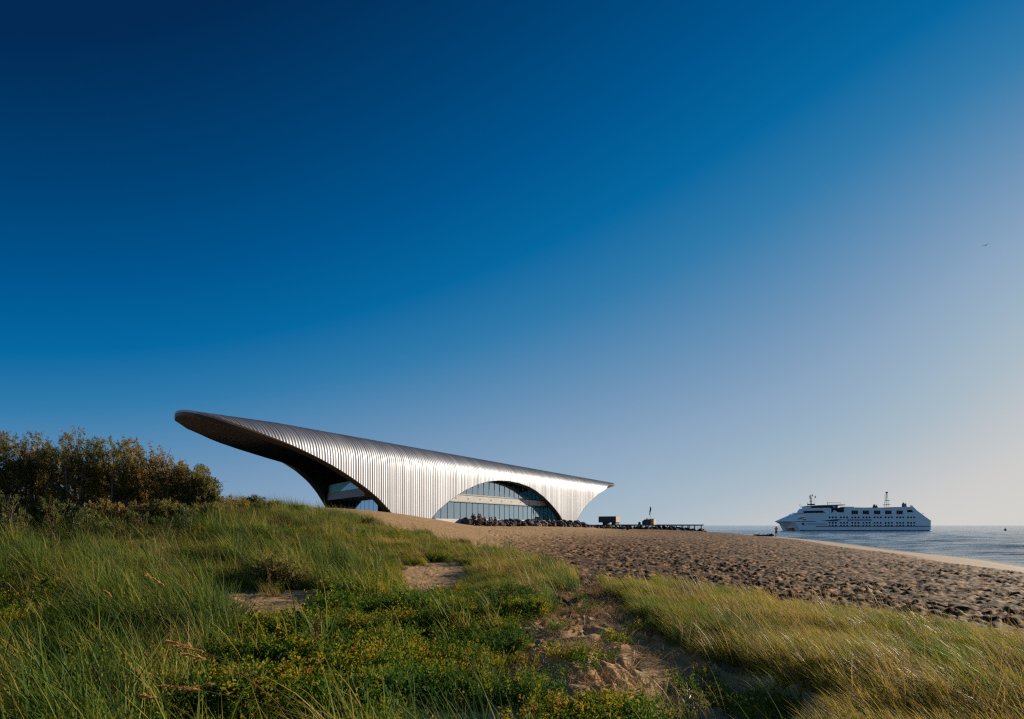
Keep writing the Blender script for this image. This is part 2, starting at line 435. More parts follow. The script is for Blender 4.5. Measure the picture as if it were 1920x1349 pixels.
def detail_z(x, y, z):
    d = np.hypot(x, y)
    f = np.clip(1.6 - d / 170, 0, 1)
    # trodden sand: elongated pits and pushed-up rims, lumps
    wx = x + .35 * vnoise(x * 1.1, y * 1.1, 3); wy = y + .35 * vnoise(x * 1.1, y * 1.1, 4)
    c1, r1 = cells(wx * 2.0, wy * 1.7, 11)
    c2, r2 = cells(wx * 4.2 + 5, wy * 3.6, 12)
    c3, r3 = cells(wx * 7.5 + 2, wy * 6.5, 13)
    tr = .45 + .55 * smooth(-.25, .3, vnoise(x * .35, y * .35, 15) + .4 * vnoise(x * 1.3, y * 1.3, 16))   # trodden or swept
    pit = (-.11 * (1 - smooth(.06, .42, c1)) * r1 ** 1.3 + .022 * smooth(.3, .5, c1) * (1 - smooth(.5, .75, c1))) * tr
    pit2 = -.085 * (1 - smooth(.08, .46, c2)) * r2 * (.4 + .6 * tr) - .04 * (1 - smooth(.1, .5, c3)) * r3
    low = smooth(8, 12, d) * (1 - smooth(.8, 1.5, z))
    sw = .25 + .75 * smooth(-.3, .05, vnoise(x * .22, y * .16, 55))
    low = low * smooth(-.03, .08, x / np.maximum(y, 1)) * sw
    hump = low * (.036 * vnoise(x * 1.9, y * 1.7, 51) + .055 * vnoise(x * 4.3, y * 4.6, 52) + .038 * vnoise(x * 9, y * 10, 53))
    lump = hump + .035 * fbm(x * .8, y * .8, 21, 4, .6)
    dune = .05 * fbm(x * .23, y * .23, 41, 3)
    rough = (pit + pit2) * (1 - .35 * low) + lump
    inland = 1 - smooth(-.07, -.01, x / np.maximum(y, 1))
    rough = rough * (1 - .65 * inland)
    wet = 1 - smooth(.32, .42, z)                   # smooth washed strip near the water
    crest = smooth(2.0, 2.9, z) * smooth(50, 60, d)   # wind-smoothed dune behind
    rough = rough * (1 - .93 * wet) * (1 - .7 * crest)
    return f * rough + dune * (1 - wet) * np.clip(d / 12, .3, 1)
def ground_z(x, y):
    b = base_z(x, y)
    return b + detail_z(x, y, b)

def build_ground():
    az = np.concatenate([np.linspace(-PI, -R(46), 40)[:-1], np.linspace(-R(46), R(42), 1050), np.linspace(R(42), PI, 40)[1:]])[:-1]
    ds = np.concatenate([np.geomspace(.6, 3.2, 24)[:-1], np.geomspace(3.2, 190, 640), np.geomspace(190, 800, 30)[1:]])
    A, Dd = np.meshgrid(az, ds)
    x = Dd * np.sin(A); y = Dd * np.cos(A)
    z = ground_z(x, y)
    na, nd = len(az), len(ds)
    v = np.stack([x, y, z], -1).reshape(-1, 3)
    i = np.arange(nd - 1)[:, None] * na + np.arange(na)[None]
    j = np.arange(nd - 1)[:, None] * na + (np.arange(na)[None] + 1) % na
    f = np.stack([i, j, j + na, i + na], -1).reshape(-1, 4)
    v = np.r_[v, [[0, 0, v[0, 2]]]]
    cap = np.stack([np.full(na, len(v) - 1), (np.arange(na) + 1) % na, np.arange(na)], 1)
    m, N, L, P = mat_new('beach_sand')
    P.inputs['Roughness'].default_value = .9; P.inputs['Specular IOR Level'].default_value = .15
    g = N.new('ShaderNodeNewGeometry')
    def noise(sc, det=5, src=None):
        n = N.new('ShaderNodeTexNoise'); n.inputs['Scale'].default_value = sc; n.inputs['Detail'].default_value = det
        L.new(g.outputs['Position'], n.inputs['Vector']); return n.outputs[0]
    def mixc(fac, a, b):
        mx = N.new('ShaderNodeMix'); mx.data_type = 'RGBA'
        L.new(fac, mx.inputs[0])
        for k, v_ in ((6, a), (7, b)):
            if isinstance(v_, tuple): mx.inputs[k].default_value = (*v_, 1)
            else: L.new(v_, mx.inputs[k])
        return mx.outputs[2]
    def mr(src, a, b, c=0, d=1):
        r = N.new('ShaderNodeMapRange'); r.inputs[1].default_value = a; r.inputs[2].default_value = b; r.inputs[3].default_value = c; r.inputs[4].default_value = d
        L.new(src, r.inputs[0]); return r.outputs[0]
    c = mixc(mr(noise(1.2), .35, .65), (.44, .262, .115), (.54, .335, .155))
    c = mixc(mr(noise(60, 3), .5, .72), c, (.30, .20, .12))
    sx = N.new('ShaderNodeSeparateXYZ'); L.new(g.outputs['Position'], sx.inputs[0])
    da = N.new('ShaderNodeAttribute'); da.attribute_name = 'trodden'
    c = mixc(da.outputs['Fac'], c, mixc(mr(noise(.7, 6), .4, .62), (.33, .155, .055), (.47, .25, .092)))
    # scattered dark brown blotches on the lower beach
    low = da.outputs['Fac']
    nm = N.new('ShaderNodeMath'); nm.operation = 'MULTIPLY'
    L.new(mr(noise(3.0, 7), .40, .50), nm.inputs[0]); L.new(low, nm.inputs[1])
    hi = N.new('ShaderNodeMath'); hi.operation = 'MULTIPLY'; L.new(nm.outputs[0], hi.inputs[0]); L.new(mr(sx.outputs[2], .33, .40), hi.inputs[1])
    c = mixc(hi.outputs[0], c, (.062, .031, .013))
    # damp pale strip by the water
    c = mixc(mr(sx.outputs[2], .38, .32), c, (.44, .345, .245))
    c = mixc(mr(sx.outputs[2], .14, .04), c, (.22, .18, .14))
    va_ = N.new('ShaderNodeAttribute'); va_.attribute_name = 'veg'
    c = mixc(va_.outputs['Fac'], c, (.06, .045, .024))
    L.new(c, P.inputs['Base Color'])
    rg = mr(sx.outputs[2], .16, .05, .9, .25); L.new(rg, P.inputs['Roughness'])
    b = N.new('ShaderNodeBump'); b.inputs['Strength'].default_value = .8; b.inputs['Distance'].default_value = .03
    am = N.new('ShaderNodeMath'); am.operation = 'MULTIPLY'; L.new(noise(9, 8), am.inputs[0]); L.new(mr(sx.outputs[2], .3, .45, .15, 1), am.inputs[1])
    L.new(am.outputs[0], b.inputs['Height']); L.new(b.outputs[0], P.inputs['Normal'])
    me = np_mesh('ground', v, [f, cap], m, True)
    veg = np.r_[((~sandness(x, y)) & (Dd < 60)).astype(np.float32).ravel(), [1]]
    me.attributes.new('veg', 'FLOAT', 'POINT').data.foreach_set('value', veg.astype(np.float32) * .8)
    me.attributes.new('trodden', 'FLOAT', 'POINT').data.foreach_set('value', np.r_[(smooth(8, 12, Dd) * (1 - smooth(.8, 1.5, base_z(x, y))) * smooth(-.08, .03, x / np.maximum(y, 1))).ravel(), [0]].astype(np.float32))
    o = link(bpy.data.objects.new('ground', me))
    tag(o, 'trodden tan beach sand rising to a grassy dune on the left', kind='structure')
build_ground()

def build_sea():
    az = np.concatenate([np.linspace(-PI, R(8), 50)[:-1], np.linspace(R(8), R(40), 560), np.linspace(R(40), PI, 60)[1:]])[:-1]
    ds = np.concatenate([np.geomspace(18, 420, 520), np.geomspace(420, 40000, 70)[1:]])
    A, Dd = np.meshgrid(az, ds)
    x = Dd * np.sin(A); y = Dd * np.cos(A)
    w = 0
    for k, (lx, am) in enumerate(((11, .12), (4.6, .12), (2.0, .06))):
        # crests run roughly across the view, swell comes in from the right
        u = x * .35 + y * .94; t = x * .94 - y * .35
        w = w + am * vnoise(t / (lx * 3.2) + 7 * k, u / lx + 3 * k, 60 + k) * 1.6
    bz = base_z(x, y)
    depth = np.clip(-bz / .5, 0, 1)
    fade = np.clip(1.4 - Dd / 330, 0, 1)
    # little shore break
    z = w * fade * (.25 + .75 * depth)
    na, nd = len(az), len(ds)
    v = np.stack([x, y, z], -1).reshape(-1, 3)
    i = np.arange(nd - 1)[:, None] * na + np.arange(na)[None]
    j = np.arange(nd - 1)[:, None] * na + (np.arange(na)[None] + 1) % na
    f = np.stack([i, j, j + na, i + na], -1).reshape(-1, 4)
    v = np.r_[v, [[0, 0, -.3]]]
    cap = np.stack([np.full(na, len(v) - 1), (np.arange(na) + 1) % na, np.arange(na)], 1)
    m, N, L, P = mat_new('sea_water')
    P.inputs['Base Color'].default_value = (.02, .075, .115, 1)
    P.inputs['Roughness'].default_value = .06
    P.inputs['IOR'].default_value = 1.333
    g = N.new('ShaderNodeNewGeometry')
    mp = N.new('ShaderNodeMapping'); mp.inputs['Rotation'].default_value = (0, 0, R(20)); mp.inputs['Scale'].default_value = (.35, 1, 1)
    L.new(g.outputs['Position'], mp.inputs[0])
    n1 = N.new('ShaderNodeTexNoise'); n1.inputs['Scale'].default_value = .9; n1.inputs['Detail'].default_value = 7; n1.inputs['Roughness'].default_value = .6
    L.new(mp.outputs[0], n1.inputs['Vector'])
    n3 = N.new('ShaderNodeTexNoise'); n3.inputs['Scale'].default_value = .12; n3.inputs['Detail'].default_value = 4
    L.new(mp.outputs[0], n3.inputs['Vector'])
    ad = N.new('ShaderNodeMath'); ad.operation = 'MULTIPLY_ADD'; ad.inputs[1].default_value = 3.5; L.new(n3.outputs[0], ad.inputs[0]); L.new(n1.outputs[0], ad.inputs[2])
    b = N.new('ShaderNodeBump'); b.inputs['Strength'].default_value = 1; b.inputs['Distance'].default_value = .3
    L.new(ad.outputs[0], b.inputs['Height']); L.new(b.outputs[0], P.inputs['Normal'])
    o = link(bpy.data.objects.new('sea', np_mesh('sea', v, [f, cap], m, True)))
    tag(o, 'choppy blue sea reaching to the horizon', kind='structure')
build_sea()

# ------------------------------------------------------------------ ferry terminal
TH = math.atan2(.8888, .4583)
UX, UY = math.cos(TH), math.sin(TH)
P1 = (-16.17, 90.0)
ZB = 2.6
WID = 19.0
def tw(s, v):                      # terminal frame -> world
    return P1[0] + UX * s - UY * v, P1[1] + UY * s + UX * v
A_D = [0, 4, 8, 11, 14.7, 17.7, 20.1, 22.2, 24.3, 26.0]
A_Zz = [10.0, 9.85, 9.4, 8.8, 7.75, 6.6, 5.55, 4.5, 3.1, 1.8]
A_C = 34.1
def arch_z(s):
    d = np.abs(s - A_C)
    return np.where(d < 26, np.interp(d, A_D, A_Zz), -9)
def section(n=700):
    z0, rise, e, hw, zg = 9.4, 4.72, 3.1, WID / 2, 2.0
    ph = np.linspace(0, PI, 3000)
    v = hw - hw * np.sign(np.cos(ph)) * np.abs(np.cos(ph)) ** (2 / e); z = z0 + rise * np.abs(np.sin(ph)) ** (2 / e)
    lo = np.linspace(zg, z0, 400)[:-1]
    v = np.r_[np.zeros(399), v, np.full(399, WID)]; z = np.r_[lo, z, lo[::-1]]
    L = np.r_[0, np.cumsum(np.hypot(np.diff(v), np.diff(z)))]
    t = np.linspace(0, L[-1], n)
    v, z = np.interp(t, L, v), np.interp(t, L, z)
    tv, tz = np.gradient(v), np.gradient(z)
    l = np.hypot(tv, tz)
    nv, nz = -tz / l, tv / l                # outward normal
    k = np.ones(21) / 21
    nv = np.convolve(np.pad(nv, 10, 'edge'), k, 'valid'); nz = np.convolve(np.pad(nz, 10, 'edge'), k, 'valid')
    l = np.hypot(nv, nz)
    return v, z, nv / l, nz / l
SV, SZ, SNV, SNZ = section()
def _keys(near, top, far):
    ids = []; val = []
    for z_, s_ in near: ids.append(int(np.argmin(np.where(SV < 1.2, np.abs(SZ - z_), 99)))); val.append(s_)
    for v_, s_ in top: ids.append(int(np.argmin(np.where(SZ > 9.5, np.abs(SV - v_), 99)))); val.append(s_)
    for z_, s_ in far: ids.append(int(np.argmin(np.where(SV > WID - 1.2, np.abs(SZ - z_), 99)))); val.append(s_)
    q = np.interp(np.arange(len(SV)), ids, val)
    k = np.hanning(23); k /= k.sum()
    return np.convolve(np.pad(q, 11, 'edge'), k, 'valid')
CUTL = _keys([(2.0, 2.2), (4.0, .2), (5.65, -2.3), (6.9, -4.8), (8.0, -7.5), (9.1, -10.4), (10.0, -13.4), (11.0, -17.3), (11.7, -20.6)],
             [(1.0, -24.2), (2.0, -26.0), (3.2, -26.9), (5.0, -26.9), (7.2, -26.0), (9.5, -24.6), (13, -20.4), (15.5, -15.6), (17.3, -10.0)],
             [(12.0, -4.0), (11.3, -.6), (10.2, 2.4), (8.7, 5.0), (7.2, 6.8), (4.9, 8.8), (2.0, 10.6)])
CUTR = _keys([(2.0, 64.0), (2.6, 64.8), (4.1, 67.4), (6.0, 70.4), (7.9, 75.1), (9.7, 80.1), (11.2, 85.5)],
             [(.8, 89.5), (1.6, 94.5), (2.6, 99.5), (4.0, 103), (6.0, 104), (9.5, 102.5), (13, 98), (16, 92.5), (18.0, 86)],
             [(10.0, 74.0), (6.0, 63.5), (2.0, 56.5)])
def shell_columns(sv, nt):
    """for every s the stretch of the section that exists, as section parameters"""
    tpar = np.arange(len(SV))
    out = np.full((len(sv), nt), np.nan)
    near = SV < WID / 2
    for i, s in enumerate(sv):
        F = np.minimum(np.minimum(s - CUTL, CUTR - s), np.minimum((SZ - arch_z(s)) * 1.5, SZ - 1.99))
        ok = np.where(F > 0)[0]
        if len(ok) < 2: continue
        a, b = ok[0], ok[-1]
        ta = a - (F[a] / (F[a] - F[a - 1])) if a > 0 else a
        tb = b + (F[b] / (F[b] - F[b + 1])) if b < len(SV) - 1 else b
        q = np.linspace(0, 1, nt)
        out[i] = ta + (tb - ta) * q
    return out

def build_terminal():
    root = empty('ferry_terminal', (P1[0], P1[1], ZB), TH)
    tag(root, 'long silver ribbed ferry terminal with pointed ends and a wide side arch', 'building')
    pitch = .45
    prof = [(0, 0), (.46, 0), (.60, 1), (.82, 1), (.96, 0)]
    s0, s1 = -28.0, 104.6
    ks = np.arange(int((s1 - s0) / pitch) + 1)
    sv = np.array([s0 + (k + p) * pitch for k in ks for p, h in prof]); hh = np.array([h for k in ks for p, h in prof], float)
    jit = np.random.default_rng(3).uniform(-.035, .035, len(ks) + 1)
    sv = sv + np.array([jit[k] * (1 - p) + jit[k + 1] * p for k in range(len(ks)) for p, h in prof])   # sheets are never laid dead even
    hh = hh * np.repeat(np.random.default_rng(4).uniform(.7, 1.2, len(ks)), len(prof))
    nt = 44
    tp = shell_columns(sv, nt)
    good = ~np.isnan(tp[:, 0])
    sv, hh, tp = sv[good], hh[good], tp[good]
    def sheet(off, ribh):
        x = np.repeat(sv[:, None], nt, 1)
        id_ = np.arange(len(SV))
        v = np.interp(tp, id_, SV); z = np.interp(tp, id_, SZ); a = np.interp(tp, id_, SNV); b = np.interp(tp, id_, SNZ)
        tap = .38 + .62 * np.minimum(np.clip((x + 27.5) / 14, 0, 1), np.clip((104 - x) / 14, 0, 1))
        o = np.where(off < -.5, off * tap, off) + ribh * hh[:, None]
        z = z - (.0035 * (x + 12) + .03 * np.maximum(0, -16 - x)) * np.clip((z - 9.4) / 4.6, 0, 1)
        return np.stack([x, v + a * o, z + b * o - ZB], -1)
    n = len(sv)
    i = (np.arange(n - 1)[:, None] * nt + np.arange(nt - 1)[None])
    f = np.stack([i, i + nt, i + nt + 1, i + 1], -1).reshape(-1, 4)
    link(bpy.data.objects.new('roof_shell', np_mesh('roof_shell', sheet(0, .038).reshape(-1, 3), f, M_metal)), root)
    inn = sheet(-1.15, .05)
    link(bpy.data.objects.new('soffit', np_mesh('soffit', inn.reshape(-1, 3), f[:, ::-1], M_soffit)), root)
    # edge band between skin and soffit: a slim metal lip, then a dark reveal
    lip0 = sheet(.06, 0); lip1 = sheet(-.16, 0); rev = sheet(-1.16, 0)
    def ring(a, name, m, b):
        idx = [(k, 0) for k in range(n)] + [(n - 1, k) for k in range(1, nt)] + [(k, nt - 1) for k in range(n - 2, -1, -1)] + [(0, k) for k in range(nt - 2, 0, -1)]
        va_ = np.array([a[q] for q in idx]); vb = np.array([b[q] for q in idx])
        c = len(idx); q = np.arange(c)
        ff = np.stack([q, (q + 1) % c, (q + 1) % c + c, q + c], 1)
        link(bpy.data.objects.new(name, np_mesh(name, np.r_[va_, vb], ff, m)), root)
    ring(lip0, 'edge_trim', M_metal, lip1)
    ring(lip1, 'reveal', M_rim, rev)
    z = lambda a: a - ZB
    # floor plate seen as pale band, slanted at its end
    poly = [(-2.4, 2.2), (62.5, 2.2), (62.5, 16.8), (7.6, 17.6)]
    MB().prism(poly, z(6.0), z(7.1), 'z').build('floor_slab', M_fasc, root)
    band = MB().prism([(1.0, 2.12), (62.5, 2.12), (62.5, 2.197), (1.0, 2.197)], z(6.03), z(7.06), 'z').build('concrete_band', M_conc, root)
    MB().box(1, 2.02, z(7.062), 62.5, 2.3, z(7.18)).build('sill', M_mull, root)
    MB().box(1, 2.02, z(5.90), 62.5, 2.3, z(6.028)).build('lintel', M_mull, root)
    hole = MB().box(-.22, -.02, -.07, .22, .02, .07).mesh('scupper', M_dark)
    for k in range(12):
        o = link(bpy.data.objects.new('scupper', hole), band); o.location = (12.2 + 3.85 * k, 2.108, z(6.5))
    # base and terrace
    MB().prism([(3, .2), (62, .2), (62, 18.6), (8.5, 18.6)], z(1.5), z(3.0), 'z').build('floor', M_int, root)
    MB().bbox(8.5, -1.6, z(1.2), 57, .19, z(3.12), .04).build('terrace', M_terr, root)
    # curtain walls on both long sides
    for v0, nm in ((2.4, 1), (WID - 2.4, 0)):
        wall = MB()
        for za, zb in ((3.0, 3.1), (5.8, 5.9), (7.18, 7.28), (11.6, 11.75)): wall.box(2 if nm else 11.5, v0 - .05, z(za), 62.4, v0 + .05, z(zb))
        fr = wall.build('glass_wall', M_mull, root)
        lo = MB().box(.04, -.012, 0, 1.862, .012, 2.7).mesh('pane', M_glass); up = MB().box(.04, -.012, 0, 1.862, .012, 4.32).mesh('pane', M_glass)
        ml = MB().box(-.035, -.07, 0, .035, .06, 2.7).mesh('mullion', M_mull); mu = MB().box(-.035, -.07, 0, .035, .06, 4.32).mesh('mullion', M_mull)
        for k in range(-5 if nm else -1, 26):
            s = 14.1 + 1.902 * k
            for me, zz in ((lo, 3.1), (up, 7.28)):
                if k < 25:
                    o = link(bpy.data.objects.new('pane', me), fr); o.location = (s, v0, z(zz))
            for me, zz in ((ml, 3.1), (mu, 7.28)):
                o = link(bpy.data.objects.new('mullion', me), fr); o.location = (s, v0, z(zz))
    # ceiling and core inside
    MB().prism([(0, 2.6), (62, 2.6), (62, 16.4), (8, 16.4)], z(11.76), z(11.9), 'z').build('ceiling', M_int, root)
    MB().box(9, 6.5, z(3.001), 40, 12.5, z(5.99)).build('core', M_dark, root)
    MB().box(12, 6.5, z(7.101), 36, 12.5, z(11.75)).build('core', M_dark, root)
    # end wall behind the balcony, following the slant
    dvec = Vector((7.6 + 2.4, 17.6 - 2.2)).normalized()
    def slant(t, back): return (-2.4 + dvec.x * t + dvec.y * back, 2.2 + dvec.y * t - dvec.x * back)
    Lf = math.hypot(10, 15.4)
    bal = MB()
    a = slant(.1, .16); b = slant(Lf - .1, .16)
    bal.tube([(a[0], a[1], z(8.32)), (b[0], b[1], z(8.32))], .03)
    br = bal.build('balustrade', M_mull, root)
    for k in range(14):
        a = slant(.1 + k * (Lf - .2) / 14 + .02, .16); b = slant(.1 + (k + 1) * (Lf - .2) / 14 - .02, .16)
        MB().prism([(a[0], a[1]), (b[0], b[1]), (b[0] + .02, b[1] - .015), (a[0] + .02, a[1] - .015)], z(7.1), z(8.3), 'z').build('balustrade_pane', M_balg, br)
    ew = MB()
    for back, za, zb, t0 in ((5.0, 7.1, 11.7, .4), (2.6, 3.0, 6.0, .4)):
        a = slant(t0 + back * .75, back); b = slant(Lf - .6, back)
        for zz in (za + .02, zb - .12): ew.prism([(a[0], a[1]), (b[0], b[1]), (b[0] + .08, b[1] - .05), (a[0] + .08, a[1] - .05)], z(zz), z(zz + .1), 'z')
    ef = ew.build('end_glazing', M_mull, root)
    for back, za, zb, m in ((5.0, 7.22, 11.5, 9), (2.6, 3.12, 5.8, 8)):
        for k in range(m):
            st_ = (Lf - 1 - back * .75) / m; t0 = .4 + back * .75 + k * st_; t1 = t0 + st_ - .14
            a = slant(t0, back); b = slant(t1, back); c = slant(t1 + .14, back)
            MB().prism([(a[0], a[1]), (b[0], b[1]), (b[0] + .02, b[1] - .013), (a[0] + .02, a[1] - .013)], z(za), z(zb), 'z').build('pane', M_glass, ef)
            MB().prism([(b[0], b[1]), (c[0], c[1]), (c[0] + .1, c[1] - .06), (b[0] + .1, b[1] - .06)], z(za), z(zb), 'z').build('mullion', M_mull, ef)
build_terminal()

# ------------------------------------------------------------------ boulders below the terminal and round the jetty
M_rock = mat('basalt_boulder', (.055, .047, .042), .85, 0, .45, 2.2, .7, 9, col2=(.085, .068, .055))
M_rock2 = mat('tan_boulder', (.24, .175, .12), .85, 0, .35, 2.2, .6, 9)
def rock_mesh(seed, m):
    r = random.Random(seed)
    bm = bmesh.new()
    bmesh.ops.create_icosphere(bm, subdivisions=2, radius=1)
    planes = [(Vector((r.gauss(0, 1), r.gauss(0, 1), r.gauss(0, 1))).normalized(), r.uniform(.55, .82)) for _ in range(11)]
    for v in bm.verts:
        for n_, d in planes:
            k = v.co.dot(n_)
            if k > d: v.co -= n_ * (k - d)
        v.co *= 1 + r.uniform(-.04, .04)
    me = bpy.data.meshes.new('boulder'); bm.to_mesh(me); bm.free()
    me.materials.append(m)
    return me
ROCKS = [rock_mesh(k, M_rock) for k in range(9)]; TROCKS = [rock_mesh(50 + k, M_rock2) for k in range(4)]
def rock(x, y, sink, size, tan=False, label=None, group=None):
    o = bpy.data.objects.new('boulder', random.choice(TROCKS if tan else ROCKS))
    g = float(ground_z(x, y)) if not isinstance(sink, tuple) else sink[0]
    o.scale = (size * random.uniform(.8, 1.35), size * random.uniform(.8, 1.2), size * random.uniform(.6, .95))
    o.rotation_euler = (random.uniform(-.5, .5), random.uniform(-.5, .5), random.uniform(0, 6.28))
    o.location = (x, y, g + (size * .35 if not isinstance(sink, tuple) else 0))
    link(o)
    return tag(o, label, 'rock', group)
path = [tw(14.5, -2.6), tw(20, -4.0), tw(28, -4.8), tw(38, -5.0), tw(50, -4.8), tw(60, -4.0), (17.5, 146), (24, 150), (33, 157), (41, 163), (46.5, 166)]
seg = np.array(path); sl_ = np.r_[0, np.cumsum(np.hypot(*np.diff(seg, axis=0).T))]
def along(t): return np.interp(t, sl_, seg[:, 0]), np.interp(t, sl_, seg[:, 1])
TL = sl_[-1]
t_jet = sl_[6]
nrock = 285
for k in range(nrock):
    t = (k + random.random()) / nrock * TL
    x, y = along(t)
    jet = t > t_jet - 6
    lay = random.random()
    off = random.uniform(-1.3, 1.5)
    a = along(min(TL, t + .5)); b = along(max(0, t - .5))
    dx, dy = a[0] - b[0], a[1] - b[1]; l = math.hypot(dx, dy)
    nx, ny = dy / l, -dx / l            # towards the camera side
    xx, yy = x + nx * off, y + ny * off
    g = float(base_z(xx, yy))
    frac = t / TL
    top = 2.9 if t < 9 else (2.85 - .2 * frac if not jet else 1.62)
    if t > TL - 5: top = 1.0
    if t < 7: top = 2.9
    hgt = max(.2, top - g)
    zc = g + hgt * np.clip((1.5 - off) / 2.8, .05, .9) * random.uniform(.75, 1.05)
    s = random.uniform(.38, .80) * (1.15 if 12 < t < 45 else 1)
    tan = (not jet) and 10 < t < 50 and off > .2 and random.random() < .28
    ppx = 960 + 1280 * xx / yy
    hi_ = 'upper' if zc > g + .62 * hgt else ('lower' if zc < g + .3 * hgt else 'middle')
    sz = 'large' if s > .72 else ('small' if s < .52 else 'mid-sized')
    if jet:
        where = ('between the terminal leg and the container' if ppx < 1125 else 'below the navy container' if ppx < 1168 else 'between the container and the hut' if ppx < 1200 else
                 'below the hut and flagpole' if ppx < 1228 else 'below the open stretch of jetty' if ppx < 1290 else 'at the seaward end of the jetty')
        lab = sz + ' dark boulder in the ' + hi_ + ' breakwater ' + where
    else:
        where = ('beside the standing people' if ppx < 915 else 'below the middle of the glass wall' if ppx < 960 else 'below the right part of the glass wall' if ppx < 1005 else
                 'below the shaded right end of the arch' if ppx < 1050 else 'at the foot of the terminal right leg')
        lab = sz + (' tan' if tan else ' dark') + ' boulder in the ' + hi_ + ' rock wall ' + where
    rock(xx, yy, (zc,), s, tan, lab, 'tan boulders in the rock wall' if tan else ('breakwater boulders under the jetty' if jet else 'dark boulders in the rock wall'))
# ------------------------------------------------------------------ jetty, container, hut, flag, bin, bench
M_timber = mat('weathered_timber', (.10, .085, .07), .85, 0, .3, 5, .3, 30)
M_timber2 = mat('brown_timber', (.13, .075, .05), .8, 0, .3, 5)
def jetty():
    A = Vector((19.0, 150.4, 0)); B = Vector((45.2, 166.8, 0))
    d = (B - A).normalized(); L_ = (B - A).length
    root = empty('timber_jetty', (A.x, A.y, 0), math.atan2(d.y, d.x))
    tag(root, 'low dark timber jetty on posts running above the breakwater rocks', 'jetty')
    pl = MB().box(-.07, -2.2, 2.20, .21, 4.2, 2.30).mesh('plank', M_timber)
    for k in range(int(L_ / .3)):
        o = link(bpy.data.objects.new('plank', pl), root); o.location = (.1 + k * .3, 0, 0)
    for y in (-1.9, 1.9): MB().box(0, y - .1, 2.06, L_, y + .1, 2.195).build('beam', M_timber, root)
    po = MB().tube([(0, 0, -1.2), (0, 0, 2.059)], .12, 8).mesh('post', M_timber)
    for k in range(14):
        for y in (-1.9, 1.9):
            o = link(bpy.data.objects.new('post', po), root); o.location = (1 + k * (L_ - 1.6) / 13, y, 0)
    MB().box(0, -2.26, 2.301, L_, -2.1, 2.36).build('kerb_rail', M_timber, root)
jetty()
M_boxf = mat('navy_shaded_side', (.045, .06, .085), .6, .2, .15, 1.5)
M_cream_lit = mat('cream_sunlit_end', (.62, .52, .40), .7, 0, .06, 2)  # shaded side and sunlit end of the box put into the wall colours
def container():
    root = empty('site_container', (19.2, 151.6, 2.36), R(-35))
    tag(root, 'navy box container with a dark shaded side and cream sunlit end on the jetty', 'container')
    b = MB().bbox(0, 0, .42, 4.2, 2.2, 1.78, .03)
    body = b.build('body', M_boxf, root)
    rib = MB().box(-.04, -.03, .5, .04, 0, 1.7).mesh('corrugation', M_boxf)
    for k in range(14):
        o = link(bpy.data.objects.new('corrugation', rib), body); o.location = (.2 + k * .29, -.002, 0)
    MB().box(4.202, .06, .46, 4.28, 2.14, 1.74).build('end_wall', M_cream_lit, root)
    MB().box(.9, .2, -.06, 1.8, 2.0, .418).build('skid', M_dark, root)
    MB().box(3.1, .2, -.06, 4.1, 2.0, .418).build('skid', M_dark, root)
container()
M_tan_lit = mat('tan_sunlit_end', (.55, .38, .18), .7, 0, .08, 2)  # sunlight on the hut's end put into its wall colour
M_flag = mat('dark_flag', (.02, .022, .03), .8)
M_flagy = mat('yellow_flag', (.55, .33, .05), .8)
def hut():
    x, y = W2(1204, 156), 156
    root = empty('jetty_hut', (x, y, 2.31), R(-30))
    tag(root, 'small hut with a dark shaded side and tan sunlit end beside the flagpole on the jetty', 'hut')
    MB().prism([(0, 0), (2.05, 0), (2.05, 1.28), (1.6, 1.22), (.55, 1.2), (.25, .95), (0, .85)], 0, 1.8).build('body', M_boxf, root)
    MB().box(2.052, .04, .02, 2.72, 1.76, 1.24).build('end_wall', M_tan_lit, root)
    MB().box(2.0, -.08, 1.281, 2.8, 1.88, 1.34).build('roof', M_dark, root)
    MB().box(1.15, -.4, 1.21, 1.35, .5, 1.5).build('vent', M_dark, root)
    MB().box(1.0, -.03, .1, 1.5, -.002, 1.0).build('door', M_mull, root)
    r2 = empty('gas_bottle', (W2(1199, 156), 156, 2.31))
    tag(r2, 'small dark drum standing left of the jetty hut', 'drum')
    MB().tube([(0, 0, 0), (0, 0, .5), (0, 0, .58)], [.3, .3, .2], 10).build('body', M_dark, r2)
    MB().tube([(0, 0, .582), (0, 0, .68)], .1, 8).build('cap', M_mull, r2)
    fp = empty('flagpole', (W2(1219, 155.5), 155.5, 2.31))
    tag(fp, 'tall thin flagpole with a limp dark flag rising by the jetty hut', 'flagpole')
    MB().tube([(0, 0, 0), (0, 0, 4.15)], [.05, .03], 8).build('pole', M_mull, fp)
    MB().prism([(.03, 4.1), (.16, 4.0), (.26, 3.5), (.14, 3.05), (.06, 2.72), (-.14, 2.68), (-.16, 3.0), (-.06, 3.5), (-.04, 4.0)], -.08, .06).build('flag', M_flag, fp)
    MB().prism([(-.14, 2.679), (.05, 2.715), (-.04, 2.35), (-.2, 2.2), (-.26, 2.35)], -.07, .05).build('flag_tail', M_flagy, fp)
hut()
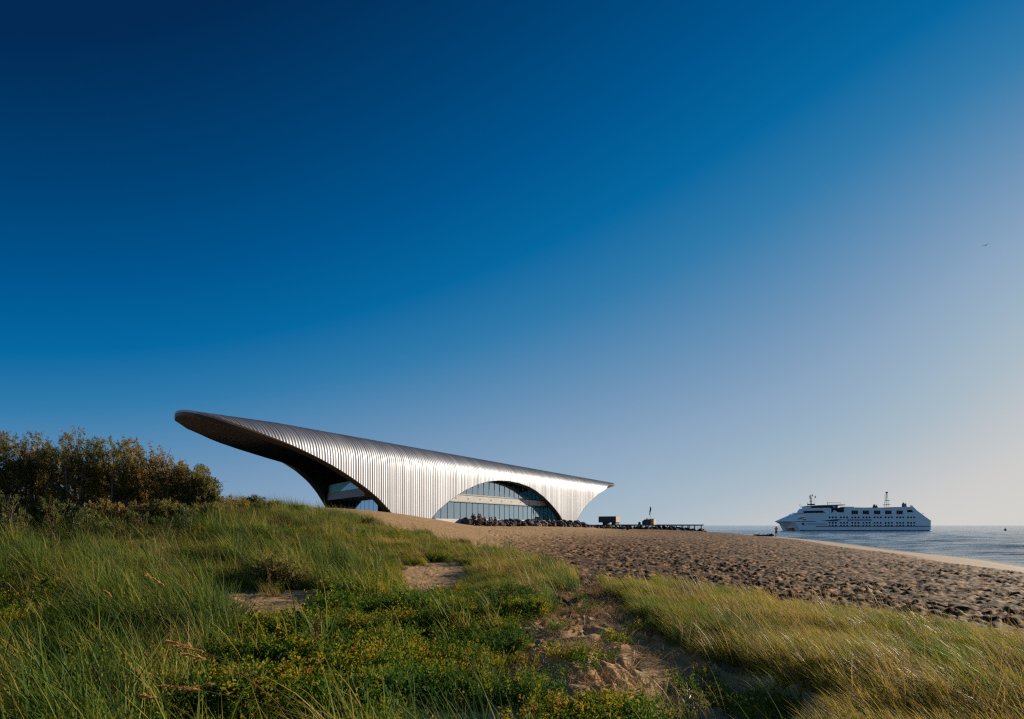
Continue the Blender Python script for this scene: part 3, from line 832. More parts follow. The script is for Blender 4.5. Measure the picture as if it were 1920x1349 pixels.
def bin_bench():
    x, y = W2(1177, 143), 143
    g = float(ground_z(x, y))
    r = empty('litter_bin', (x, y, g)); tag(r, 'dark upright litter bin on sand before the breakwater', 'bin')
    MB().bbox(-.2, -.2, .1, .2, .2, 1.15, .03).build('body', M_dark, r)
    MB().bbox(-.24, -.24, 1.152, .24, .24, 1.27, .03).build('lid', M_mull, r)
    MB().box(-.06, -.06, -.2, .06, .06, .099).build('post', M_dark, r)
    x, y = W2(1171.5, 143), 143.1
    g = float(ground_z(x, y))
    r = empty('timber_bench', (x, y, g)); tag(r, 'brown timber bench beside the dark bin on the sand', 'bench')
    for yy in (-.16, 0, .16): MB().box(-.62, yy - .07, .42, .62, yy + .07, .5).build('seat_slat', M_timber2, r)
    for zz in (.66, .84): MB().box(-.62, .26, zz, .62, .31, zz + .13).build('back_slat', M_timber2, r)
    for xx in (-.5, .5):
        MB().box(xx - .05, -.22, -.1, xx + .05, .22, .418).build('leg', M_timber2, r)
        MB().box(xx - .04, .222, .3, xx + .04, .258, .98).build('back_post', M_timber2, r)
bin_bench()

# ------------------------------------------------------------------ ferry
M_white = mat('ship_white', (.80, .90, .94), .38, 0, .03, .4, spec=.5)
M_navy = mat('ship_navy', (.015, .03, .07), .4, 0, .1, 1)
M_swoosh = mat('ship_blue', (.02, .08, .20), .4, 0, .1, 1)
M_swin = mat('ship_window', (.006, .008, .012), .3, 0, .1, 1, spec=.2)
M_sgrey = mat('ship_grey', (.22, .25, .27), .5, 0, .1, 1)
M_mast = mat('mast_grey', (.10, .11, .12), .5, .3, .1, 1)
M_red = mat('deck_red', (.20, .06, .05), .7, 0, .1, 1)
FD = 269.0
def fx(px): return (px - 960) / 1280 * FD
def fz(py): return EYE + (985.5 - py) / 1280 * FD
FX0 = fx(1743)
def ferry():
    X = lambda p: fx(p) - FX0
    Zz = lambda p: fz(p)
    root = empty('ferry', (FX0, FD, 0))
    tag(root, 'white twin-hulled passenger ferry with rows of dark windows passing offshore', 'ferry')
    B = 17.0
    P = lambda l: [(X(a), Zz(b)) for a, b in l]
    quad = lambda cx_, cy, w, h: P([(cx_ - w, cy - h), (cx_ + w, cy - h), (cx_ + w, cy + h), (cx_ - w, cy + h)])
    zoom = lambda x, y: (1430 + x / 5.647, 900 + y / 5.647)
    # side walls: upper works with window openings cut through
    outer = P([(1512.3, 990.5), (1512.3, 963.1), (1560, 962.6), (1564.9, 957), (1571, 961), (1582.6, 961.4), (1583.5, 952.2), (1608, 951.8), (1672.6, 953.4), (1676, 951.0),
               (1712.5, 950.7), (1718.7, 957), (1732.9, 967.6), (1743, 975), (1743, 986.4), (1743, 990.5)])
    wins = [(zoom(c, 345)) for c in (975, 1093, 1212, 1330, 1450)]
    big = [quad(a, b, 5.7, 3.1) for a, b in wins]
    para = P([zoom(1528, 318), zoom(1578, 318), zoom(1600, 345), zoom(1530, 345)])
    small = []; ks = []
    for ci, c in enumerate((742, 862, 982, 1100, 1218, 1335, 1457, 1573)):
        for ri, (r, h) in enumerate(((398, 1.6), (457, 1.6), (485, 1.2))):
            for q in (-33, 0, 33):
                a, b = zoom(c + q, r); small.append(quad(a, b, 1.75, h)); ks.append((ci, ri, q))
    side = MB().holed(outer, big + [para] + small, 0, .35).build('side_wall', M_white, root)
    # far side: same outline with the car deck left open where daylight shows through
    open_ = [P([(1608, 979.2), (1672, 979.2), (1672, 988.4), (1608, 988.4)]), P([(1690, 955.5), (1716, 956.5), (1724, 963.5), (1690, 963.5)]), P([(1676, 968), (1722, 968), (1722, 973), (1676, 973)])]
    MB().holed(outer, open_, B - .35, B).build('side_wall', M_white, root)
    # glass in the big windows and portholes (left out where daylight shows through)
    for (a, b), bq in zip(wins, big):
        fr = MB().holed(P([(a - 6.1, b - 3.5), (a + 6.1, b - 3.5), (a + 6.1, b + 3.5), (a - 6.1, b + 3.5)]), [bq], -.04, -.003).build('window', M_sgrey, root)
        MB().box(X(a - 5.7), .1, Zz(b + 3.1), X(a + 5.7), .16, Zz(b - 3.1)).build('pane', M_swin, fr)
        for q in (-1.9, 1.9): MB().box(X(a + q) - .05, .02, Zz(b + 3.1), X(a + q) + .05, .098, Zz(b - 3.1)).build('bar', M_sgrey, fr)
    pm = {}
    for (ci, ri, q), s in zip(ks, small):
        if ci == 4 and ri > 0 or (ci == 6 and ri == 0 and q == 33): continue
        w = s[1][0] - s[0][0]; h = s[0][1] - s[2][1]
        key = ri
        if key not in pm: pm[key] = MB().box(0, .1, 0, w, .15, abs(h)).mesh('porthole', M_swin)
        o = link(bpy.data.objects.new('porthole', pm[key]), root); o.location = (s[0][0], 0, min(s[0][1], s[2][1]))
    # decks and inner bulkheads
    for py, x0, x1 in ((976.2, 1514, 1741), (966.2, 1514, 1730), (988.8, 1514, 1741)): MB().box(X(x0), .36, Zz(py) - .12, X(x1), B - .36, Zz(py) + .02).build('deck', M_sgrey, root)
    MB().box(X(1560), .36, Zz(963), X(1674), B - .36, Zz(952.2)).build('lounge', M_dark, root)
    MB().box(X(1548), 2, Zz(975), X(1668), 4, Zz(967)).build('bulkhead', M_dark, root)
    MB().box(X(1548), 2, Zz(988), X(1630), 4, Zz(977)).build('bulkhead', M_dark, root)
    MB().box(X(1662), 2, Zz(988), X(1740), 4, Zz(977)).build('bulkhead', M_dark, root)
    MB().box(X(1608), 1.0, Zz(952.6), X(1674), B - 1, Zz(951.9)).build('top_deck', M_red, root)
    MB().box(X(1676), .36, Zz(952.5), X(1712), B - .36, Zz(951.2)).build('top_deck', M_white, root)
    MB().box(X(1588), 1.2, Zz(952.2), X(1604), 6, Zz(950.2)).build('deck_house', M_white, root)
    MB().box(X(1560), .5, Zz(961.6), X(1583), B - .5, Zz(960.9)).build('deck', M_white, root)
    # stern steps, with tilted strips added to catch the sun as a white edge
    st = [(1712.5, 950.7), (1718.7, 957), (1732.9, 967.6), (1743, 975), (1743, 986)]
    for (a, b), (c, d) in zip(st[:-1], st[1:]):
        MB().prism([(X(a) - .05, Zz(b)), (X(c) - .05, Zz(d)), (X(c) + .12, Zz(d)), (X(a) + .12, Zz(b) + .1)], .36, B - .36).build('stern_plate', M_white, root)
    for (a, b), (c, d) in zip(st[:-2], st[1:-1]):
        MB().add([(X(a), .36, Zz(b) + .1), (X(c), .36, Zz(d) + .1), (X(c), 2.2, Zz(d) + 1.0), (X(a), 2.2, Zz(b) + 1.0), (X(a), .36, Zz(b)), (X(c), .36, Zz(d)), (X(c), 2.2, Zz(d)), (X(a), 2.2, Zz(b))],
                 [(0, 1, 2, 3), (7, 6, 5, 4), (0, 4, 5, 1), (1, 5, 6, 2), (2, 6, 7, 3), (3, 7, 4, 0)]).build('stern_sun_strip', M_white, root)
    MB().prism([(.05, .02), (1.0, .75), (1.0, 3), (.05, 3)], .25, Zz(975.2), 'z').build('stern_corner', M_white, root)
    # hulls
    def hull(y0, y1):
        m = MB()
        sec = [(1497, -1.5, 991.5), (1740, -1.5, 991.5)]
        top = Zz(988.0)
        pts = [(X(1743), -1.2), (X(1743), top), (X(1512), top), (X(1512), Zz(978.1)), (X(1490.3), Zz(978.1)), (X(1500.5), -.2), (X(1503), -1.2)]
        n = 14
        for k in range(n):
            pass
        m.prism(pts, y0, y1)
        return m.build('hull', M_white, root)
    h1 = hull(-.03, 4.4); h2 = hull(B - 4.4, B + .03)
    MB().prism([(X(1499.5), .30), (X(1743), .30), (X(1743), -.4), (X(1501.5), -.4)], -.08, -.034).build('boot_stripe', M_navy, root)
    MB().box(X(1530), -.09, Zz(987.9), X(1744), -.034, Zz(986.6)).build('rubbing_strake', M_navy, root)
    # bow: prow wedge over the tunnel between the hulls
    bow = MB()
    yc = B / 2
    T = (X(1452.4) + 3.27, yc, Zz(978))
    v = [T, (X(1490), 1.2, Zz(978)), (X(1490), B - 1.2, Zz(978)), (X(1489) + 3.5, yc, Zz(963.2)), (X(1508), 0, Zz(963.4)), (X(1516), B, Zz(963.4)),
         (X(1512.3), 0, Zz(978)), (X(1516), B, Zz(978)), (X(1476) + 3.4, yc, Zz(991)), (X(1512.3), 0, Zz(963.4)), (X(1500), 4.4, Zz(990)), (X(1500), B - 4.4, Zz(990)), (X(1494), 4.4, Zz(978)), (X(1494), B - 4.4, Zz(978)), (X(1512), yc, Zz(990))]
    f = [(0, 1, 4, 3), (0, 3, 5, 2), (3, 4, 9, 5), (4, 1, 6, 9), (5, 7, 2), (0, 8, 12, 1), (0, 2, 13, 8), (8, 10, 12), (8, 13, 11), (8, 14, 10), (8, 11, 14), (1, 12, 6), (2, 7, 13)]
    bow.add(v, f).build('bow', M_white, root)
    # dark band where the bow flare meets the side, mooring recesses
    MB().box(X(1490), -.09, Zz(978.6), X(1529), -.003, Zz(977.6)).build('stripe', M_navy, root)
    MB().box(X(1512), -.08, Zz(983.3), X(1551), -.003, Zz(982.3)).build('stripe', M_navy, root)
    MB().box(X(1505), -.08, Zz(975.6), X(1511), -.003, Zz(974.2)).build('hawse_recess', M_swin, root)
    MB().box(X(1503), -.1, Zz(985), X(1508), -.003, Zz(980.5)).build('anchor', M_mast, root)
    sw = [(1540, 976.3), (1556, 975.2), (1568, 973.8), (1585, 975.0), (1568, 976.2), (1576, 977.6), (1556, 977.9)]
    MB().prism(P(sw), -.06, -.003).build('swoosh', M_swoosh, root)
    sw2 = [(1484, 975.2), (1500, 971.0), (1510, 969.6), (1499, 973.2)]
    MB().prism(P([(1493, 974.4), (1502, 970.8), (1512, 969.4), (1500, 973.4)]), -.06, -.003).build('swoosh', M_swoosh, root)
    # name on the side
    def lettering(txt, size, x, zc, w=None):
        c = bpy.data.curves.new('lettering', 'FONT'); c.body = txt; c.size = size; c.extrude = .02; c.align_x = 'LEFT'
        t = bpy.data.objects.new('lettering', c); COL.objects.link(t)
        bpy.context.view_layer.update()
        me = bpy.data.meshes.new_from_object(t.evaluated_get(bpy.context.evaluated_depsgraph_get()))
        bpy.data.objects.remove(t); me.name = 'lettering'
        co = np.zeros(len(me.vertices) * 3); me.vertices.foreach_get('co', co); co = co.reshape(-1, 3)
        k = w / (co[:, 0].max() - co[:, 0].min()) if w else 1
        co2 = np.stack([(co[:, 0] - co[:, 0].min()) * k, -co[:, 2] - .05, co[:, 1]], 1)
        me.vertices.foreach_set('co', co2.ravel()); me.materials.clear(); me.materials.append(M_navy); me.update()
        o = link(bpy.data.objects.new('lettering', me), root); o.location = (x, 0, zc)
    lettering('SEAROAD', 1.25, X(1587.3), Zz(977.2), X(1613.5) - X(1587.3))
    lettering('FERRIES', 1.12, X(1614.2), Zz(977.2), X(1634.5) - X(1614.2))
    # wheelhouse tier
    up = MB()
    up.prism(P([(1512.5, 959.0), (1517, 953.4), (1556, 952.4), (1561.3, 953.4), (1566, 958.4), (1570, 962.4), (1512.5, 963.1)]), .6, 9)
    up.prism(P([(1501, 960.2), (1512.4, 954.6), (1512.4, 962.9), (1502, 962.6)]), .9, 3.2)
    tier = up.build('forward_house', M_white, root)
    MB().prism(P([(1508, 958.6), (1543, 957.6), (1549, 961.8), (1508, 962.4)]), .52, .597).build('window', M_swin, tier)
    MB().prism(P([(1500, 963.0), (1503, 961.2), (1516, 961.2), (1516, 962.9)]), 3.3, 8.5).build('foredeck_hatch', M_white, root)
    wh = MB().prism(P([(1523, 953.3), (1522, 949.5), (1571, 948.0), (1569, 952.4)]), 1.6, 9.5).build('wheelhouse', M_white, root)
    wg = MB().box(-.48, -.05, 0, .48, 0, .62).mesh('pane', M_swin)
    for k in range(9):
        o = link(bpy.data.objects.new('pane', wg), wh); o.location = (X(1526.5 + k * 4.6), 1.598, Zz(952.6) + .012 * k)
    MB().prism(P([(1520.4, 949.9), (1520.6, 949.1), (1536, 947.6), (1583, 946.2), (1587, 946.8), (1586, 947.8), (1560, 948.6), (1528, 949.6)]), .6, 10).build('wheelhouse_roof', M_mast, root)
    MB().prism(P([(1562, 948.4), (1584, 947.6), (1582.6, 952), (1580, 961), (1572, 960.6), (1564, 954)]), 5.5, B - 5.5).build('bridge_support', M_sgrey, root)
    rl = MB()
    for k in range(8):
        rl.tube([(X(1552 + k * 3.6), .4, Zz(946.4)), (X(1552 + k * 3.6), .4, Zz(942.6))], .04, 5)
    rl.tube([(X(1552), .4, Zz(942.6)), (X(1577.5), .4, Zz(942.6))], .04, 5)
    rl.build('roof_railing', M_mast, root)
    # masts and gear
    ms = MB()
    ms.tube([(X(1538.5), yc, Zz(947)), (X(1538), yc, Zz(925.6))], [.28, .12], 8)
    for py, a, b in ((931, 1535, 1538), (928.5, 1538, 1541.5), (938.5, 1535.5, 1540.5), (934, 1536, 1540)): ms.box(X(a), yc - .5, Zz(py + .5), X(b), yc + .5, Zz(py - .5))
    ms.box(X(1534.8), yc - .1, Zz(931), X(1535.4), yc + .1, Zz(927.5)); ms.box(X(1541), yc - .1, Zz(928.5), X(1541.6), yc + .1, Zz(925.5))
    ms.box(X(1534), yc - 1.5, Zz(946.5), X(1543), yc + 1.5, Zz(944))
    ms.build('radar_mast', M_mast, root)
    MB().prism(P([(1545.4, 928.2), (1547.8, 930), (1547.6, 932.4), (1546, 931.8)]), yc - .05, yc + .05).build('flag', M_dark, root)
    MB().tube([(X(1545.4), yc, Zz(946.5)), (X(1545.4), yc, Zz(927.8))], .035, 5).build('flagstaff', M_mast, root)
    for p, q in ((1517, 945.4), (1532, 943), (1571, 942)):
        MB().tube([(X(p), yc, Zz(948)), (X(p), yc, Zz(q) + .1), (X(p), yc, Zz(q - 1.2)), (X(p), yc, Zz(q - 1.6))], [.08, .08, .22, .1], 8).build('navigation_light', M_dark, root)
    lat = MB()
    for a, b in ((1681.5, 1684.2), (1687.2, 1685.2)):
        for yy in (yc - .7, yc + .7): lat.tube([(X(a), yy, Zz(951)), (X(b), yc + (yy - yc) * .2, Zz(922))], .055, 5)
    lat.box(X(1683.5), yc - .4, Zz(923.5), X(1686), yc + .4, Zz(920.5))
    for k in range(7):
        q = 948 - k * 3.7; w = 2.9 * (1 - k / 8.5)
        lat.tube([(X(1684.6 - w), yc - .5, Zz(q)), (X(1684.6 + w), yc + .5, Zz(q - 2.2))], .03, 5)
    lat.box(X(1683.4), yc - .8, Zz(937.6), X(1689), yc + .8, Zz(936.7)); lat.box(X(1680.5), yc - 1.2, Zz(946.2), X(1689), yc + 1.2, Zz(945.2))
    lat.build('lattice_mast', M_mast, root)
    MB().tube([(X(1680.2), yc, Zz(951)), (X(1681.2), yc, Zz(925))], .035, 5).build('aerial', M_mast, root)
    for c, top in ((1650.5, 945), (1706, 941.5)):
        g = MB()
        g.tube([(X(c - 5), 4, Zz(952.6)), (X(c - 1.5), 4, Zz(top + 1.5)), (X(c + 3.5), 4, Zz(top + 1.8)), (X(c + 5), 4, Zz(952))], .13, 6)
        g.tube([(X(c - 2), 4.8, Zz(952.6)), (X(c + .5), 4.8, Zz(top))], .16, 6); g.tube([(X(c), 4.4, Zz(top + 2)), (X(c + 2.2), 4.4, Zz(952))], .22, 6)
        g.box(X(c - 1), 3.7, Zz(952), X(c + 3), 5.2, Zz(top + 3))
        g.build('davit', M_mast, root)
    for a, b in ((1713.5, 949.4), (1733.5, 964)):
        MB().tube([(X(a), 1, Zz(b + 2.5)), (X(a), 1, Zz(b)), (X(a), 1, Zz(b - 1.2))], [.06, .06, .24], 7).build('deck_light', M_dark, root)
ferry()

# ------------------------------------------------------------------ people
SKINM = mat('skin', (.42, .25, .17), .55, 0, .05, 8)
def cloth(name, c): return mat(name, c, .85, 0, .12, 14)
C_dark = cloth('dark_cloth', (.02, .018, .02)); C_plum = cloth('dark_red_cloth', (.07, .02, .02)); C_cream = cloth('cream_cloth', (.62, .55, .48))
C_blue = cloth('grey_blue_cloth', (.16, .19, .27)); C_brown = cloth('brown_cloth', (.16, .09, .05)); C_grey = cloth('grey_cloth', (.22, .21, .2)); C_hair = mat('dark_hair', (.015, .01, .008), .6)
def skin_chain(name, verts, edges, radii, m, parent, root=0):
    me = bpy.data.meshes.new(name); me.from_pydata([tuple(v) for v in verts], edges, []); me.materials.append(m)
    o = link(bpy.data.objects.new(name, me), parent)
    sk = o.modifiers.new('skin', 'SKIN'); sk.use_smooth_shade = True
    for i, r in enumerate(radii):
        d = me.skin_vertices[0].data[i]
        d.radius = (r, r) if not isinstance(r, tuple) else r
        d.use_root = (i == root)
    ss = o.modifiers.new('sub', 'SUBSURF'); ss.levels = ss.render_levels = 1
    return o
def person(loc, rz, label, top, bottom, pose='stand', h=1.72, short=False, armsup=False, group=None):
    root = empty('person', loc, rz); tag(root, label, 'person', group)
    k = h / 1.72
    V = []; E = []; Rr = []
    def add(p, r, par=None):
        V.append(Vector(p) * k); Rr.append(r * k if not isinstance(r, tuple) else tuple(q * k for q in r))
        if par is not None: E.append((par, len(V) - 1))
        return len(V) - 1
    sit = pose == 'sit'
    hz = .28 if sit else .92
    pel = add((0, 0, hz), (.15, .11)); wa = add((0, 0, hz + .16), (.135, .10), pel); ch = add((0, .02, hz + .38), (.16, .11), wa); ne = add((0, .01, hz + .54), .06, ch)
    hb = add((0, -.01, hz + .62), .07, ne); hd = add((0, -.02, hz + .70), (.088, .10), hb); ht = add((0, -.01, hz + .785), .06, hd)
    add((0, -.115, hz + .685), .016, hd)                                   # nose
    for s in (-1, 1): add((s * .098, 0, hz + .69), .016, hd)               # ears
    arms = []; legs = []
    for s in (-1, 1):
        sh = add((s * .17, .02, hz + .47), .062, ch)
        if armsup: el_ = add((s * .30, -.20, hz + .42), .046, sh); wr = add((s * .13, -.30, hz + .66), .032, el_); dv = Vector((-s * .45, -.1, .9)).normalized()
        elif sit: el_ = add((s * .24, -.05, hz + .24), .046, sh); wr = add((s * .16, -.28, hz + .20), .032, el_); dv = Vector((-s * .2, -1, -.1)).normalized()
        else: el_ = add((s * .235, .03, hz + .20), .046, sh); wr = add((s * .25, -.06, hz - .04), .032, el_); dv = Vector((0, -.1, -1)).normalized()
        pm_ = add(V[wr] / k + dv * .075, (.038, .02), wr)
        side = dv.cross(Vector((0, 1, 0.05))).normalized()
        for q, (o_, l_) in enumerate(((-.03, .07), (-.01, .08), (.01, .076), (.03, .06))):
            a = add(V[pm_] / k + dv * .035 + side * o_, .0095, pm_); b = add(V[a] / k + dv * l_ * .55 + Vector((0, -.012, 0)), .008, a); add(V[b] / k + dv * l_ * .4 + Vector((0, -.02, 0)), .0065, b)
        a = add(V[wr] / k + dv * .03 + side * -.045 * s, .011, wr); add(V[a] / k + dv * .04 + side * -.02 * s, .008, a)
        arms.append((sh, el_, wr))
        if sit: hp = add((s * .10, -.02, hz), .09, pel); kn = add((s * .14, -.42, hz + .16), .062, hp); an = add((s * .13, -.62, .07), .042, kn)
        else: hp = add((s * .095, 0, hz - .06), .09, pel); kn = add((s * .105, -.015, .49), .06, hp); an = add((s * .11, .02, .08), .04, kn)
        to = add(V[an] / k + Vector((0, -.16, -.045)), (.04, .03), an); legs.append((hp, kn, an, to))
    skin_chain('body', V, E, Rr, SKINM, root)
    def garment(name, pts, m, grow=.016):
        v2 = [V[p] if isinstance(p, int) else p[0] for p in pts[0]]
        skin_chain(name, v2, pts[1], [((r[0] + grow, r[1] + grow) if isinstance(r, tuple) else r + grow) for r in pts[2]], m, root)
    shl = [pel, wa, ch] + [q for a in arms for q in a[:2]]
    ed = [(0, 1), (1, 2), (2, 3), (3, 4), (2, 5), (5, 6)]
    garment('shirt', (shl, ed, [Rr[q] for q in shl]), top, .02 * k)
    pl = [pel] + [q for l in legs for q in l[:2]] + ([] if short else [q for l in legs for q in l[2:3]])
    ed = [(0, 1), (1, 2), (0, 3), (3, 4)] + ([] if short else [(2, 5), (4, 6)])
    garment('shorts' if short else 'trousers', (pl, ed, [Rr[q] for q in pl]), bottom, .02 * k)
    skin_chain('hair', [Vector((0, .02, hz + .72)) * k, Vector((0, .015, hz + .79)) * k, Vector((0, .06, hz + .68)) * k], [(0, 1), (0, 2)], [.095 * k, .07 * k, .06 * k], C_hair, root)
    if armsup:
        MB().bbox(-.07, -.40, (hz + .66) * k, .07, -.34, (hz + .76) * k, .01).build('camera_held', C_dark, root)
    return root
def ground_at(px, D):
    x = W2(px, D); return x, D, float(ground_z(x, D))
x, y, g = ground_at(1455.5, 117)
person((x, y, g - .02), R(158), 'person in a grey-blue top and dark shorts photographing the ferry at the water edge', C_blue, C_dark, h=1.76, short=True, armsup=True)
crowd = [(886.0, 99, 963.4, 'stand', C_plum, C_dark, 'person in dark red clothes, leftmost of those by the rock wall', 180),
         (889.6, 100.2, 965.0, 'stand', C_dark, C_dark, 'person in black close beside the leftmost figure by the rocks', 150),
         (897.4, 99.5, 963.6, 'stand', C_brown, C_dark, 'person in brown standing next to the pale-topped figure', 200),
         (900.8, 100.6, 964.4, 'stand', C_cream, C_grey, 'person in a pale cream top before the glass wall', 170),
         (909.8, 101, 970.0, 'stand', C_dark, C_dark, 'person in black behind rocks with only the head and shoulders showing', 120),
         (918.2, 101.5, 970.4, 'sit', C_grey, C_dark, 'person in a grey top sitting on the rock wall', 210),
         (922.2, 102.4, 970.0, 'sit', C_cream, C_dark, 'person in a pale top sitting among dark boulders', 160),
         (928.6, 101.5, 969.6, 'stand', C_brown, C_brown, 'person in tan brown clothes, rightmost of those by the rocks', 190)]
for px, D, py, pose, a, b, lab, rz in crowd:
    zt = EYE + (985.5 - py) / 1280 * D
    hh_ = 1.72
    foot = zt - (hh_ if pose == 'stand' else 1.08)
    x = W2(px, D)
    person((x, D, foot), R(rz), lab, a, b, pose, hh_, group='people by the rock wall')
    if pose == 'sit' or True:
        gz = float(base_z(x, D))
        if foot > gz + .05:
            rock(x, D + .1, (foot - .42,), .62, False, 'dark boulder under the ' + lab.split(',')[0], 'boulders carrying people')

# driftwood log and bundle near the standing person, buoy, gull
x0, y0, g0 = ground_at(1413, 112); x1, y1, g1 = ground_at(1445, 114)
lg = empty('driftwood_log', (x0, y0, 0)); tag(lg, 'long dark driftwood log lying on the sand left of the standing person', 'log')
M_log = mat('wet_driftwood', (.05, .04, .045), .8, 0, .3, 4, .4, 20)
pts = [(t * (x1 - x0), t * (y1 - y0) + .12 * math.sin(5 * t), g0 + (g1 - g0) * t + .14 + .03 * math.sin(9 * t)) for t in np.linspace(0, 1, 9)]
MB().tube(pts, [.08, .14, .16, .17, .17, .18, .18, .2, .15], 9).build('trunk', M_log, lg, True)
for t, d in ((.3, (.3, -.2, .35)), (.62, (.4, .1, .3)), (.85, (.2, -.2, .4))):
    q = Vector(pts[int(t * 8)]); MB().tube([q, q + Vector(d)], [.06, .03], 6).build('branch_stub', M_log, lg)
b0 = empty('seaweed_heap', (x1 + .1, y1, g1)); tag(b0, 'reddish brown seaweed heap at the right end of the driftwood log', 'seaweed')
M_weed = mat('red_seaweed', (.12, .035, .03), .7, 0, .4, 6, .5, 20)
wd = MB()
for k in range(46):
    a = random.uniform(0, 6.28); r_ = random.uniform(0, .75) ; p0 = Vector((r_ * math.cos(a), r_ * .6 * math.sin(a), .03 + .45 * (1 - r_ / .8) * random.random()))
    wd.tube([p0, p0 + Vector((random.uniform(-.3, .3), random.uniform(-.2, .2), random.uniform(-.02, .18))), p0 + Vector((random.uniform(-.5, .5), random.uniform(-.3, .3), random.uniform(-.05, .12)))], [.05, .06, .02], 5)
wd.build('fronds', M_weed, b0)
M_buoy = mat('dark_buoy', (.05, .03, .025), .6)
by = empty('mooring_buoy', (W2(1885, 282), 282, 0)); tag(by, 'small dark mooring buoy floating on the sea right of the ferry', 'buoy')
MB().tube([(0, 0, -.2), (0, 0, .1), (0, 0, .5), (0, 0, .85), (0, 0, .95)], [.25, .42, .42, .25, .1], 12).build('float', M_buoy, by, True)
MB().tube([(0, 0, .951), (0, 0, 1.3)], .06, 6).build('ring_post', M_mast, by)
gl = empty('seagull', (W2(1848, 110), 110, EYE + (985.5 - 460.5) / 1280 * 110), R(30)); tag(gl, 'tiny dark seabird flying high in the pale right-hand sky', 'bird')
M_gull = mat('gull_grey', (.06, .065, .07), .7)
MB().tube([(-.2, 0, 0), (-.1, 0, .01), (.05, 0, .01), (.17, 0, .02), (.22, 0, .02)], [.015, .045, .055, .035, .01], 8).build('body', M_gull, gl, True)
for s in (-1, 1):
    MB().add([(.08, s * .03, .03), (-.06, s * .03, .03), (.10, s * .25, .12), (-.03, s * .25, .11), (-.06, s * .5, .05), (.08, s * .03, .015), (-.06, s * .03, .018), (.10, s * .25, .105), (-.03, s * .25, .1)],
             [(0, 1, 3, 2), (2, 3, 4), (5, 7, 8, 6), (7, 4, 8), (0, 2, 7, 5), (2, 4, 7), (1, 6, 8, 3), (3, 8, 4)]).build('wing', M_gull, gl)

# ------------------------------------------------------------------ vegetation meshes
def blades_mesh(name, m, n, seed, L=(.35, .6), spread=.07, lean=(.35, .8), width=.0045, leandir=PI, dirj=.6, curl=.7, nseg=5, droop=0):
    """n tapered blades, each a ribbon of nseg quads bending over as it rises"""
    r = np.random.default_rng(seed)
    a = r.uniform(0, 2 * PI, n); rad = spread * np.sqrt(r.uniform(0, 1, n))
    bx, by = rad * np.cos(a), rad * np.sin(a)
    ln = r.uniform(*L, n)
    d = leandir + r.normal(0, dirj, n)
    l0 = r.uniform(*lean, n); c = r.uniform(.2, 1, n) * curl
    t = np.linspace(0, 1, nseg + 1)
    th = l0[:, None] * .45 + (l0[:, None] * .55 + c[:, None]) * t[None] ** 1.5 + droop * t[None] ** 3 * r.uniform(0, 1, n)[:, None]
    step = ln[:, None] / nseg
    hx = np.cumsum(np.sin(th) * step, 1) - np.sin(th[:, :1]) * step; hz = np.cumsum(np.cos(th) * step, 1) - np.cos(th[:, :1]) * step
    x = bx[:, None] + hx * np.cos(d)[:, None]; y = by[:, None] + hx * np.sin(d)[:, None]; z = hz - .03
    w = width * r.uniform(.6, 1.3, n)[:, None] * (1 - t[None] ** 2.2 * .93)
    fa = r.uniform(0, 2 * PI, n)
    wx = np.cos(fa)[:, None] * w; wy = np.sin(fa)[:, None] * w
    v = np.stack([np.stack([x - wx, y - wy, z], -1), np.stack([x + wx, y + wy, z], -1)], 2)    # n,seg+1,2,3
    v = v.reshape(-1, 3)
    b = (np.arange(n)[:, None] * (nseg + 1) + np.arange(nseg)[None]) * 2
    f = np.stack([b, b + 1, b + 3, b + 2], -1).reshape(-1, 4)
    me = np_mesh(name, v, f, m)
    tone = np.repeat(r.uniform(0, 1, n) ** 1.6, (nseg + 1) * 2).astype(np.float32)
    me.attributes.new('tone', 'FLOAT', 'POINT').data.foreach_set('value', tone)
    return me

def leaves_mesh(name, m, P, D, size, seed, asp=.42, tone=None):
    """one folded 4-point leaf per point P along direction D"""
    r = np.random.default_rng(seed)
    n = len(P)
    D = D / np.linalg.norm(D, axis=1, keepdims=True)
    s = np.cross(D, r.normal(0, 1, (n, 3))); s /= np.linalg.norm(s, axis=1, keepdims=True)
    up = np.cross(D, s)
    l = size * r.uniform(.6, 1.3, n)[:, None]
    v = np.stack([P, P + D * l * .5 + s * l * asp * .5 + up * l * .08, P + D * l, P + D * l * .5 - s * l * asp * .5 + up * l * .08], 1).reshape(-1, 3)
    f = np.arange(n * 4).reshape(-1, 4)
    f = np.concatenate([f[:, [0, 1, 2]], f[:, [0, 2, 3]]])
    me = np_mesh(name, v, f, m)
    tn = np.repeat((r.uniform(0, 1, n) ** 1.5 if tone is None else tone), 4).astype(np.float32)
    me.attributes.new('tone', 'FLOAT', 'POINT').data.foreach_set('value', tn)
    return me

